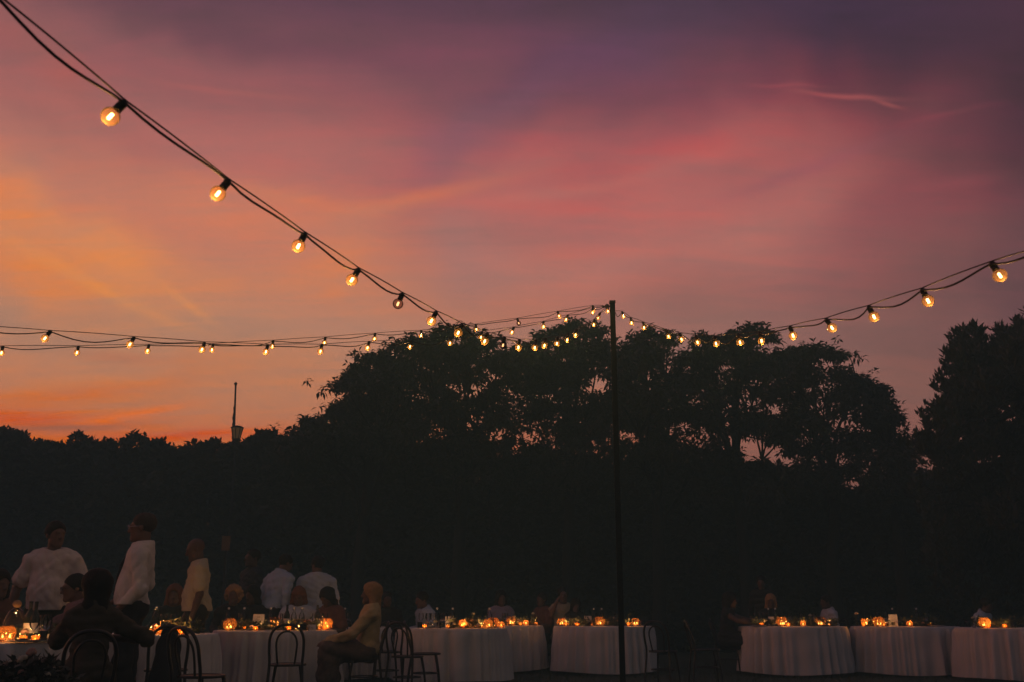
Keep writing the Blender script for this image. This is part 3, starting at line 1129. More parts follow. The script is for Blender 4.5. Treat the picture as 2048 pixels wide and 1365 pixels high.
def clear_bottle(loc):
    t = empty('water_bottle', loc, random.uniform(0, 3))
    obj('bottle_glass', cb_me, t)
    obj('stopper', cbs_me, t)
    obj('wire_bail', cbw_me, t)
    return t


wb_me = MB().lathe([(.001, .002), (.036, .002), (.039, .01), (.039, .19), (.036, .21), (.020, .245), (.0145, .26), (.014, .31), (.016, .312), (.016, .322), (.0135, .323)], 20).mesh('bottle_glass', 'wine_glass_dark')
wbl_me = MB().lathe([(.0395, .07), (.0395, .15)], 20).mesh('paper_label', 'paper')
wbc_me = MB().lathe([(.0148, .268), (.0152, .30), (.0165, .324), (.001, .326)], 14).mesh('foil_cap', 'navy')


def wine_bottle(loc):
    t = empty('wine_bottle', loc, random.uniform(0, 3))
    obj('bottle_glass', wb_me, t)
    obj('paper_label', wbl_me, t)
    obj('foil_cap', wbc_me, t)
    return t


wg_me = MB().lathe([(.034, .001), (.034, .003), (.006, .008), (.0035, .02), (.0035, .085), (.008, .095), (.026, .112), (.037, .14), (.039, .165), (.034, .20), (.0305, .215)], 20).mesh('wine_glass', 'glass_clear')


def wine_glass(loc):
    return obj('wine_glass', wg_me, loc=loc)


tb_me = MB().lathe([(.001, .004), (.030, .004), (.033, .01), (.038, .09), (.0372, .091), (.031, .014), (.001, .010)], 18).mesh('tumbler', 'glass_clear')


def tumbler(loc):
    return obj('tumbler', tb_me, loc=loc)


pl_me = MB().lathe([(.001, .006), (.075, .006), (.09, .011), (.125, .02), (.126, .022), (.09, .015), (.075, .010), (.001, .010)], 30).mesh('plate', 'porcelain')


def plate(loc):
    t = empty('plate', loc)
    obj('dish', pl_me, t)
    obj('folded_napkin', MB().box((0, 0, .021), (.07, .15, .012), .3).box((.012, .01, .031), (.06, .13, .008), .45).mesh('folded_napkin', 'napkin', False), t)
    return t


def card(w, h, motif=0):
    def b(loc):
        t = empty('menu_card' if h > .1 else 'place_card', loc, random.uniform(-.18, .18))
        tl = R(7)
        me = MB()
        th = .0015
        for sgn in (-1, 1):
            y0 = sgn * .0265 if h > .1 else sgn * .016
            v = [(-w / 2, y0, 0), (w / 2, y0, 0), (w / 2, sgn * .001, h), (-w / 2, sgn * .001, h),
                 (-w / 2, y0 - sgn * th * 2, 0), (w / 2, y0 - sgn * th * 2, 0), (w / 2, sgn * .0003, h - .002), (-w / 2, sgn * .0003, h - .002)]
            me.add(v, [(0, 1, 2, 3), (7, 6, 5, 4), (0, 4, 5, 1), (1, 5, 6, 2), (3, 7, 4, 0)])
        obj('folded_paper', me.mesh('folded_paper', 'paper', False), t)
        y0 = -.0265 if h > .1 else -.016

        def strip(x0, x1, z0, z1, m):
            f = lambda z: y0 * (1 - z / h) - .001 * z / h - .0012
            q = MB().add([(x0, f(z0), z0), (x1, f(z0), z0), (x1, f(z1), z1), (x0, f(z1), z1)], [(0, 1, 2, 3)])
            obj('print', q.mesh('print', m, False), t)
        if motif == 1:
            strip(-.022, .022, h * .80, h * .84, 'print')
            for k in range(5):
                ww = random.uniform(.016, .038)
                strip(-ww, ww, h * (.66 - .07 * k), h * (.68 - .07 * k), 'print')
            strip(-.014, .012, h * .10, h * .24, 'print')
        elif motif == 2:
            for k in range(4):
                strip(-.03 + .014 * k, -.014 + .014 * k, h * (.10 + .03 * (k % 2)), h * (.34 + .05 * (k % 2)), 'print_leaf')
        elif motif == 3:
            strip(-.018, .018, h * .45, h * .52, 'print')
        return t
    return b


def petals(rng, r):
    m = MB()
    for k in range(16):
        ring = k // 6
        a = k * 2.4
        rr = r * (.22 + .26 * ring)
        el = 1.2 - .42 * ring
        c = (rr * .7 * math.cos(a), rr * .7 * math.sin(a), r * (.35 - .12 * ring))
        m.ball(c, (r * .42, r * .42, r * .40), 7, 5)
    return m.mesh('bloom', 'rose_white')


rose_me = petals(random, .036)
rose_me_p = rose_me.copy()
rose_me_p.materials.clear()
rose_me_p.materials.append(MATS['rose_pink'])


def rose(tall, pink=False):
    def b(loc):
        t = empty('cut_rose', loc, random.uniform(0, 6))
        h = tall
        lean = random.uniform(-.02, .02)
        obj('stem', MB().tube([(0, 0, 0), (lean * .4, 0, h * .5), (lean, 0, h)], .0028, 6).mesh('stem', 'garland_leaf'), t)
        obj('bloom', rose_me_p if pink else rose_me, t, loc=(lean, 0, h), scale=random.uniform(.85, 1.15))
        v, f = rosettes(np.array([[lean, 0, h - .03], [lean * .5, 0, h * .6]]), 4, .06, .026, -.2, .9, RNG)
        obj('leaves', mesh_np('leaves', v, f, 'garland_leaf', False), t)
        if h > .1:
            obj('bud_vase', MB().lathe([(.001, .003), (.022, .003), (.026, .03), (.018, .07), (.011, .095), (.013, .10)], 16).mesh('bud_vase', 'glass_clear'), t)
        return t
    return b


def box_lantern(loc):
    t = empty('box_lantern', loc, .35)
    w, d, h = .11, .09, .14
    m = MB()
    for sx in (-1, 1):
        for sy in (-1, 1):
            m.box((sx * w / 2, sy * d / 2, h / 2), (.006, .006, h))
    for z in (.004, h):
        for s in (-1, 1):
            m.box((0, s * d / 2, z), (w, .0055, .0055))
            m.box((s * w / 2, 0, z), (.0055, d, .0055))
    obj('frame', m.mesh('frame', 'gold_wire', False), t)
    for s in (-1, 1):
        obj('pane', MB().box((0, s * d / 2, h / 2), (w - .008, .002, h - .008)).mesh('pane', 'glass_clear', False), t)
        obj('pane', MB().box((s * w / 2, 0, h / 2), (.002, d - .008, h - .008)).mesh('pane', 'glass_clear', False), t)
    m = MB()
    for k in range(16):
        m.ball((random.uniform(-.042, .042), random.uniform(-.034, .034), random.uniform(.012, .07)), .0038, 6, 4)
    obj('fairy_lights', m.mesh('fairy_lights', 'fairy'), t)
    obj('candle_light', cl_light, t, loc=(0, 0, .05))
    return t


def amber_vase(loc):
    t = empty('amber_vase', loc, .2)
    r = .075
    prof = [(.001, .005), (r * .6, .005), (r * .75, .02), (r, .08), (r * .96, .14), (r * 1.02, .165)]
    obj('faceted_glass', MB().lathe(prof, 12).mesh('faceted_glass', 'glass_amber', False), t)
    m = MB()
    for k in range(26):
        a, rr = random.uniform(0, 6.28), random.uniform(.01, .055)
        m.ball((rr * math.cos(a), rr * math.sin(a), random.uniform(.03, .12)), .004, 6, 4)
    obj('fairy_lights', m.mesh('fairy_lights', 'fairy'), t)
    obj('candle_light', cl_light, t, loc=(0, 0, .07))
    return t


def cloche(loc):
    t = empty('glass_cloche', loc)
    obj('bell', MB().lathe([(.105, .012), (.108, .02), (.10, .10), (.085, .18), (.055, .245), (.02, .27), (.008, .275)], 28).mesh('bell', 'glass_clear'), t)
    obj('knob', MB().ball((0, 0, .305), (.036, .036, .032), 14, 9).mesh('knob', 'cork'), t)
    obj('base', MB().lathe([(.001, 0), (.12, 0), (.12, .010), (.001, .011)], 28).mesh('base', 'wood_board'), t)
    for k in range(3):
        a = k * 2.1 + .5
        c = obj('candle', tea_me, t, loc=(.05 * math.cos(a), .05 * math.sin(a), .012))
        obj('flame', flame_me, c, loc=(0, 0, .016))
    obj('candle_light', cl_light, t, loc=(0, 0, .07))
    return t


def garland(key, px0, px1, dy, n=150, seed=0, roses=3):
    x, y, r, ph = TABLES[key]
    rg = np.random.default_rng(seed)
    Y = y + dy
    half = math.sqrt(max(.01, (r - .08) ** 2 - dy ** 2))
    x0, x1 = max(xat(px0, Y), x - half), min(xat(px1, Y), x + half)
    t = empty('leaf_garland', ((x0 + x1) / 2, Y, TZ + .002))
    hw = (x1 - x0) / 2
    tt = rg.uniform(-1, 1, n)
    C = np.stack([tt * hw, rg.normal(0, .045, n) + .04 * np.sin(tt * 5 + seed), .03 + np.abs(rg.normal(0, .032, n))], 1)
    v, f = rosettes(C, 6, .062, .030, -.3, 1.1, rg, .2)
    v[:, 2] = np.maximum(v[:, 2], .003)
    obj('foliage', mesh_np('foliage', v, f, 'garland_leaf', False), t)
    stem = [(q * hw, .04 * math.sin(q * 5 + seed), .012) for q in np.linspace(-1, 1, 12)]
    obj('vine', MB().tube(stem, .004, 5).mesh('vine', 'bark'), t)
    for k in range(roses):
        q = rg.uniform(-.9, .9)
        obj('bloom', rose_me if rg.random() < .6 else rose_me_p, t, loc=(q * hw, -.05 + .04 * math.sin(q * 5 + seed), .05 + rg.uniform(0, .03)),
            rot=(rg.uniform(-.9, .2), rg.uniform(-.5, .5), 0), scale=rg.uniform(.7, 1.1))
    tag(t, f'green leaf garland with small blooms lying across {ph}', 'garland', 'garlands along the tables')


B3, B2c, B1 = bowl(.088, 3), bowl(.074, 2), bowl(.052, 1)
GB, GT, GW = 'round glass candle bowls', 'small tea lights', 'water bottles with stoppers'


def pb(key, px, dy, f, adj='round glass bowl of lit candles'):
    place('candle bowl', key, px, dy, f, adj, 'candle bowl', GB)


def pt(key, px, dy):
    place('tea light', key, px, dy, tealight, 'small amber tea light', 'tea light', GT)


def pw(key, px, dy):
    place('water bottle', key, px, dy, clear_bottle, 'clear stoppered water bottle', 'bottle', GW)


def pg(key, px, dy):
    place('wine glass', key, px, dy, wine_glass, 'clear stemmed wine glass', 'wine glass', 'stemmed glasses on the tables')


def pu(key, px, dy):
    place('tumbler', key, px, dy, tumbler, 'short clear tumbler', 'tumbler', 'tumblers on the tables')


def pp(key, px, dy):
    place('plate', key, px, dy, plate, 'white plate with folded dark napkin', 'plate', 'plates on the tables')


def pc(key, px, dy, f, adj, nm='menu card'):
    place(nm, key, px, dy, f, adj, 'card', 'paper cards on the tables')


def pr(key, px, dy, tall, pink=False):
    place('cut rose', key, px, dy, rose(tall, pink), ('tall pale' if tall > .1 else 'short pale') + (' pink' if pink else '') + ' cut rose', 'flower', 'cut roses on the tables')


# leftmost
place('glass cloche', 'T1', 30, -.10, cloche, 'bell-shaped glass cloche over candles', 'cloche', 'cloches')
pb('T1', 16, -.38, B2c)
place('wine bottle', 'T1', 58, -.25, wine_bottle, 'dark wine bottle', 'bottle', 'dark wine bottles')
place('wine bottle', 'T1', 69, -.10, wine_bottle, 'dark wine bottle', 'bottle', 'dark wine bottles')
pg('T1', 87, -.35); pg('T1', 95, -.05); pg('T1', 78, -.50)
pu('T1', 106, -.45); pu('T1', 128, -.30)
pp('T1', 62, -.62); pp('T1', 122, -.52)
pc('T1', 102, -.15, card(.09, .06, 3), 'small folded white place card', 'place card')
garland('T1', 10, 120, .15, 90, 21, 3)
# second
pw('T2a', 310, -.30)
place('box lantern', 'T2a', 332, -.25, box_lantern, 'gilt-edged glass box lantern with fairy lights', 'lantern', 'glass box lanterns')
pb('T2a', 318, -.45, B1); pb('T2a', 343, -.42, B1); pb('T2a', 360, -.12, B2c)
pt('T2a', 300, -.42); pt('T2a', 352, -.38)
pg('T2a', 338, .05); pg('T2a', 325, .1)
pr('T2a', 226, -.4, .05)
garland('T2a', 345, 420, -.22, 110, 22, 3)
garland_keys = []
# blazer woman's table
pb('T2b', 460, -.50, B3); pb('T2b', 612, -.25, B2c); pb('T2b', 660, -.20, B3)
pw('T2b', 456, .10); pw('T2b', 487, .25); pw('T2b', 587, -.05); pw('T2b', 603, .10); pw('T2b', 540, .35)
place('wine bottle', 'T2b', 573, -.35, wine_bottle, 'dark wine bottle', 'bottle', 'dark wine bottles')
place('wine bottle', 'T2b', 634, .18, wine_bottle, 'dark wine bottle', 'bottle', 'dark wine bottles')
pc('T2b', 517, -.30, card(.155, .205, 1), 'upright printed menu card')
place('amber vase', 'T2b', 551, -.42, amber_vase, 'faceted amber glass vase full of tiny lights', 'vase', 'amber vases')
pt('T2b', 512, -.62); pt('T2b', 641, -.35); pt('T2b', 625, -.1)
pg('T2b', 541, -.15); pg('T2b', 565, -.10); pg('T2b', 560, -.55); pg('T2b', 650, .2)
pu('T2b', 610, -.60); pu('T2b', 506, .05)
pc('T2b', 641, -.55, card(.10, .075, 3), 'small folded white place card', 'place card')
pr('T2b', 622, -.52, .045); pr('T2b', 503, -.55, .05, True)
pr('T2b', 636, .05, .13)
place('box lantern', 'T2b', 598, -.42, box_lantern, 'gilt-edged glass box lantern with fairy lights', 'lantern', 'glass box lanterns')
garland('T2b', 440, 672, -.34, 230, 23, 5)
# small table
pw('T3', 689, -.05)
pg('T3', 697, -.15); pu('T3', 684, -.25)
pr('T3', 682, .0, .10)
pp('T3', 755, -.2)
# centre
pb('B', 927, -.45, B2c); pb('B', 938, -.25, B2c); pb('B', 986, -.20, B3); pb('B', 976, -.48, B2c); pb('B', 1003, -.02, B1)
pw('B', 874, -.2); pw('B', 979, .35); pw('B', 905, .45)
pc('B', 899, -.15, card(.13, .17, 1), 'upright printed menu card')
pg('B', 857, -.42); pg('B', 884, -.35); pg('B', 842, -.1); pg('B', 890, -.55); pg('B', 866, .15)
pu('B', 840, -.40); pu('B', 878, -.6)
pt('B', 963, -.38); pt('B', 950, .1)
pr('B', 945, .25, .20); pr('B', 907, -.45, .06); pr('B', 958, -.55, .05)
pp('B', 862, -.62)
garland('B', 900, 1000, -.33, 170, 24, 4)
# half hidden
pb('B2', 1022, -.35, B3); pb('B2', 1052, -.45, B1)
pg('B2', 1008, -.1); pg('B2', 1012, -.5)
pr('B2', 1068, .1, .20); pr('B2', 1048, -.2, .06, True)
garland('B2', 1000, 1078, -.25, 110, 25, 3)
# behind the pole
pb('C', 1118, -.25, B2c); pb('C', 1200, -.30, B3); pb('C', 1271, -.30, B2c)
pc('C', 1131, .15, card(.10, .13, 2), 'upright printed card with leaf motif')
pc('C', 1176, -.2, card(.12, .165, 1), 'leaning white menu card')
pt('C', 1132, -.35)
pw('C', 1204, .15); pw('C', 1188, .25)
pr('C', 1148, -.35, .06); pr('C', 1230, -.05, .13); pr('C', 1235, -.2, .08, True); pr('C', 1160, -.1, .08)
garland('C', 1105, 1262, -.25, 200, 26, 4)
# right three
pg('R1', 1511, -.3); pg('R1', 1521, -.1); pg('R1', 1529, .1); pg('R1', 1604, -.25)
pc('R1', 1543, -.05, card(.10, .155, 2), 'upright printed card with leaf motif')
pw('R1', 1538, .2); pw('R1', 1552, .15)
pb('R1', 1564, -.45, B3); pb('R1', 1606, -.48, B1); pb('R1', 1641, -.40, B3)
pr('R1', 1621, .1, .17); pr('R1', 1626, -.05, .12, True); pr('R1', 1578, -.2, .08)
pp('R1', 1508, -.50)
garland('R1', 1505, 1672, -.28, 210, 27, 4)
pb('R2', 1706, -.35, B2c); pb('R2', 1757, -.45, B3); pb('R2', 1819, -.5, B1)
pr('R2', 1693, .05, .20); pr('R2', 1738, -.2, .09); pr('R2', 1846, -.2, .08)
pc('R2', 1786, -.3, card(.145, .19, 2), 'upright printed card with leaf motif')
pw('R2', 1787, .1); pw('R2', 1835, .2)
pu('R2', 1803, -.35); pg('R2', 1756, .2)
pp('R2', 1872, -.35)
garland('R2', 1715, 1885, -.26, 210, 28, 4)
pb('R3', 1967, -.45, B3)
pc('R3', 2021, -.3, card(.14, .12, 3), 'white folded card')
pr('R3', 2006, -.3, .07); pr('R3', 1947, -.15, .14); pu('R3', 2026, -.5)
garland('R3', 1925, 2046, -.3, 170, 29, 4)
# the crowd of small things between the bowls
rg_ = np.random.default_rng(404)
for key, p0, p1, nt_, ng_, nr_ in (('T2b', 445, 668, 7, 9, 5), ('T2a', 285, 372, 4, 4, 1), ('B', 845, 1000, 5, 4, 3), ('B2', 1025, 1080, 2, 1, 1),
                                   ('C', 1112, 1295, 3, 4, 2), ('R1', 1500, 1675, 3, 3, 2), ('R2', 1700, 1880, 3, 4, 2), ('R3', 1925, 2046, 2, 3, 1), ('T1', 8, 135, 2, 2, 2), ('T3', 682, 770, 1, 1, 0)):
    for k in range(nt_):
        pt(key, p0 + (p1 - p0) * (k + rg_.uniform(.1, .9)) / nt_, rg_.uniform(-.62, -.05) * TABLES[key][2])
    for k in range(ng_):
        (pg if rg_.random() < .6 else pu)(key, p0 + (p1 - p0) * (k + rg_.uniform(.1, .9)) / ng_, rg_.uniform(-.7, .4) * TABLES[key][2])
    for k in range(nr_):
        pr(key, p0 + (p1 - p0) * rg_.random(), rg_.uniform(-.6, .2) * TABLES[key][2], rg_.uniform(.05, .09), rg_.random() < .4)
# labels: count from the left on each table
groups = {}
for rec in PENDING:
    groups.setdefault((rec[0], rec[1]), []).append(rec)
for (key, kind), L in groups.items():
    L.sort(key=lambda q: q[3])
    ph = TABLES[key][3]
    for i, (_, _, adj, _, o) in enumerate(L):
        if len(L) == 1:
            o['label'] = f'{adj} on {ph}'
        else:
            o['label'] = f'{adj}, {ORD[i]} from left on {ph}'

# ------------------------------------------------------------------ bentwood chairs
def chair_parts():
    parts = []
    s = MB().lathe([(.001, .445), (.17, .445), (.195, .448), (.2, .458), (.195, .47), (.175, .472), (.17, .462)], 32)
    parts.append(('seat_ring', s.mesh('seat_ring', 'wood_black')))
    parts.append(('cane_seat', MB().lathe([(.001, .4635), (.168, .4635), (.169, .459)], 28).mesh('cane_seat', 'cane')))
    # back hoop with rear legs in one bend (back of the chair = +y)
    hp_ = []
    zs = [(.0, .235, .19), (.2, .215, .18), (.46, .185, .165), (.60, .215, .172), (.72, .245, .17), (.80, .268, .14), (.848, .282, .08), (.862, .286, 0)]
    L = [(x, y, z) for z, y, x in zs]
    Rr = [(-x, y, z) for x, y, z in L[:-1]][::-1]
    parts.append(('back_hoop', MB().tube(cr_spline(L + Rr, 5), .0145, 8).mesh('back_hoop', 'wood_black')))
    zs = [(.468, .165, .085), (.58, .195, .098), (.68, .225, .104), (.745, .245, .085), (.785, .257, .045), (.795, .26, 0)]
    L = [(x, y, z) for z, y, x in zs]
    Rr = [(-x, y, z) for x, y, z in L[:-1]][::-1]
    parts.append(('inner_hoop', MB().tube(cr_spline(L + Rr, 5), .0105, 8).mesh('inner_hoop', 'wood_black')))
    for sx in (-1, 1):
        parts.append(('leg', MB().tube(cr_spline([(sx * .125, -.13, .45), (sx * .15, -.165, .25), (sx * .165, -.19, 0)], 5), list(np.linspace(.017, .012, 11)), 8).mesh('leg', 'wood_black')))
    ring = [(.165 * math.cos(t), .005 + .17 * math.sin(t), .22) for t in np.linspace(0, 2 * math.pi, 24, endpoint=False)]
    parts.append(('leg_ring', MB().tube(ring, .009, 6, closed=True).mesh('leg_ring', 'wood_black')))
    return parts


CHAIR = chair_parts()


def chair(x, y, face, label):
    """face = direction the sitter looks, degrees from the camera side (-y), turning towards +x"""
    t = empty('bentwood_chair', (x, y, 0), R(face))
    tag(t, label, 'chair', 'dark bentwood chairs around the tables')
    for nm, me in CHAIR:
        obj(nm, me, t)
    return t


def chair_px(px, Y, face, label):
    return chair(xat(px, Y, 1280), Y, face, label)


chair_px(409, 9.0, 180 - 28, 'empty black bentwood chair nearest the camera, below the cream-shirt man')
chair_px(577, 10.9, 180 + 8, "empty black bentwood chair in front of the blazer woman's table")
chair_px(816, 12.8, 180 - 22, 'empty black bentwood chair pulled back beside the blazer woman')
chair_px(852, 13.6, 96, 'black bentwood chair seen edge-on right of the pulled-back empty chair')
chair_px(775, 14.2, 180 + 14, 'black bentwood chair half hidden behind the blazer woman')
chair_px(1325, 14.4, 150, 'lone empty bentwood chair right of the light pole')
chair_px(1411, 15.0, 90, 'empty bentwood chair seen edge-on left of the right-hand tables')

# chair with a dark jacket hung over it
jx, jy = xat(337, 9.9, 1280), 9.9
chair(jx, jy, 180 + 20, 'bentwood chair hidden under a dark draped jacket')
V, F = [], []
nz_, nt_ = 14, 40
for i in range(nz_):
    s = i / (nz_ - 1)
    z = .885 - s * .80
    for j in range(nt_):
        t = 2 * math.pi * j / nt_
        a = .055 + .135 * s ** .85 + .012 * math.sin(5 * t + 2 * s) * s
        b = .035 + .10 * s + .010 * math.cos(4 * t) * s
        if s < .06:
            a, b = .03, .012
        V.append((a * math.cos(t), b * math.sin(t) + .215, z))
for i in range(nz_ - 1):
    for j in range(nt_):
        F.append((i * nt_ + j, (i + 1) * nt_ + j, (i + 1) * nt_ + (j + 1) % nt_, i * nt_ + (j + 1) % nt_))
F.append(tuple(range(nt_)))
me = bpy.data.meshes.new('draped_jacket')
me.from_pydata(V, [], F)
me.materials.append(MATS['black_cloth'])
for p in me.polygons:
    p.use_smooth = True
jk = obj('draped_jacket', me, loc=(jx, jy, 0), rot=(0, 0, R(200)))
tag(jk, 'dark jacket hanging in an A-shape over a chair back', 'jacket')


# ------------------------------------------------------------------ people (signed-distance bodies, surface nets)
def surface_nets(F, org, h):
    S = (F < 0)
    nxx, nyy, nzz = F.shape
    cs = np.zeros((nxx - 1, nyy - 1, nzz - 1), np.int8)
    for a in (0, 1):
        for b in (0, 1):
            for c in (0, 1):
                cs += S[a:nxx - 1 + a, b:nyy - 1 + b, c:nzz - 1 + c]
    act = (cs > 0) & (cs < 8)
    I, J, K = np.nonzero(act)
    idx = np.full(act.shape, -1, np.int32)
    idx[I, J, K] = np.arange(len(I))
    acc = np.zeros((len(I), 3), np.float32)
    cnt = np.zeros(len(I), np.float32)
    cor = [(a, b, c) for a in (0, 1) for b in (0, 1) for c in (0, 1)]
    for p in cor:
        for ax in range(3):
            if p[ax] == 0:
                q = list(p)
                q[ax] = 1
                f0 = F[I + p[0], J + p[1], K + p[2]]
                f1 = F[I + q[0], J + q[1], K + q[2]]
                m = (f0 < 0) != (f1 < 0)
                t = np.where(m, f0 / np.where(m, f0 - f1, 1), 0)
                for d in range(3):
                    acc[:, d] += np.where(m, p[d] + (t if d == ax else 0), 0)
                cnt += m
    V = (np.stack([I, J, K], 1) + acc / cnt[:, None]) * h + org
    quads = []
    for ax in range(3):
        sl0 = [slice(1, -1)] * 3
        sl1 = [slice(1, -1)] * 3
        sl0[ax] = slice(0, -1)
        sl1[ax] = slice(1, None)
        A, B = S[tuple(sl0)], S[tuple(sl1)]
        E = np.nonzero(A != B)
        flip = A[E]
        e = [np.array(q) for q in E]
        for d in range(3):
            if d != ax:
                e[d] = e[d] + 1
        o1, o2 = [(1, 2), (2, 0), (0, 1)][ax]

        def cell(d1, d2):
            c = [q.copy() for q in e]
            c[o1] -= d1
            c[o2] -= d2
            return idx[c[0], c[1], c[2]]
        a, b, c, d = cell(1, 1), cell(0, 1), cell(0, 0), cell(1, 0)
        Q = np.stack([a, b, c, d], 1)
        Q[~flip] = Q[~flip][:, ::-1]
        quads.append(Q)
    Q = np.concatenate(quads)
    Q = Q[(Q >= 0).all(1)]
    return V, Q


class Field:
    def __init__(self, lo, hi, h):
        self.h = h
        self.lo = np.array(lo, np.float32)
        nn = np.ceil((np.array(hi) - self.lo) / h).astype(int) + 1
        self.F = np.full(nn, 1.0, np.float32)

    def _win(self, a, b):
        n = np.array(self.F.shape)
        i0 = np.clip(((np.array(a) - self.lo) / self.h).astype(int) - 1, 0, n - 1)
        i1 = np.clip(((np.array(b) - self.lo) / self.h).astype(int) + 2, 1, n)
        if (i1 <= i0).any():
            return None, None
        sl = tuple(slice(int(x), int(y)) for x, y in zip(i0, i1))
        g = [self.lo[d] + self.h * np.arange(i0[d], i1[d], dtype=np.float32) for d in range(3)]
        return sl, np.meshgrid(*g, indexing='ij')

    def _merge(self, sl, d, k):
        cur = self.F[sl]
        hh = np.clip(0.5 + 0.5 * (d - cur) / k, 0, 1)
        self.F[sl] = d * (1 - hh) + cur * hh - k * hh * (1 - hh)

    def cap(self, a, b, ra, rb, k=0.02, grow=0.0):
        a, b = np.array(a, np.float32), np.array(b, np.float32)
        ra, rb = ra + grow, rb + grow
        mg = max(ra, rb) + 0.05
        sl, G = self._win(np.minimum(a, b) - mg, np.maximum(a, b) + mg)
        if sl is None:
            return
        ab = b - a
        L2 = float((ab ** 2).sum()) + 1e-9
        t = np.clip(((G[0] - a[0]) * ab[0] + (G[1] - a[1]) * ab[1] + (G[2] - a[2]) * ab[2]) / L2, 0, 1)
        d = np.sqrt((G[0] - a[0] - t * ab[0]) ** 2 + (G[1] - a[1] - t * ab[1]) ** 2 + (G[2] - a[2] - t * ab[2]) ** 2) - (ra + (rb - ra) * t)
        self._merge(sl, d, k)

    def ell(self, c, r, rot=None, k=0.02, grow=0.0, cut=False):
        c = np.array(c, np.float32)
        r = np.array(r, np.float32) + grow
        mg = float(r.max()) + 0.05
        sl, G = self._win(c - mg, c + mg)
        if sl is None:
            return
        P = np.stack([G[i] - c[i] for i in range(3)], -1)
        if rot is not None:
            P = P @ np.asarray(rot, np.float32)
        k0 = np.sqrt(((P / r) ** 2).sum(-1))
        k1 = np.sqrt(((P / (r * r)) ** 2).sum(-1)) + 1e-6
        d = k0 * (k0 - 1) / k1
        if cut:
            cur = self.F[sl]
            dd = -d
            hh = np.clip(0.5 - 0.5 * (dd - cur) / k, 0, 1)
            self.F[sl] = dd * (1 - hh) + cur * hh + k * hh * (1 - hh)
        else:
            self._merge(sl, d, k)

    def plane(self, p, nrm):
        """keep only the side the normal points away from"""
        g = [self.lo[d] + self.h * np.arange(self.F.shape[d], dtype=np.float32) for d in range(3)]
        G = np.meshgrid(*g, indexing='ij')
        d = sum((G[i] - p[i]) * nrm[i] for i in range(3))
        self.F = np.maximum(self.F, d)

    def wrinkle(self, amp, freq, seed):
        rg = np.random.default_rng(seed)
        g = [self.lo[d] + self.h * np.arange(self.F.shape[d], dtype=np.float32) for d in range(3)]
        G = np.meshgrid(*g, indexing='ij')
        w = 0
        for _ in range(5):
            kx = rg.normal(0, 1, 3) * np.array([.7, .7, 1.3])
            kx = kx / np.linalg.norm(kx) * freq * rg.uniform(.6, 1.5)
            w = w + 1.1 - 2.2 * np.abs(np.sin(.5 * (kx[0] * G[0] + kx[1] * G[1] + kx[2] * G[2]) + rg.uniform(0, 6) + 1.2 * np.sin(kx[1] * G[0] * .5 + G[2] * 7)))
        self.F = self.F + (amp / 2.2) * w.astype(np.float32)

    def mesh(self, name, m):
        V, Q = surface_nets(self.F, self.lo, self.h)
        return mesh_np(name, V, Q, m)


def rotm(axis, deg):
    return np.array(Matrix.Rotation(R(deg), 3, axis))


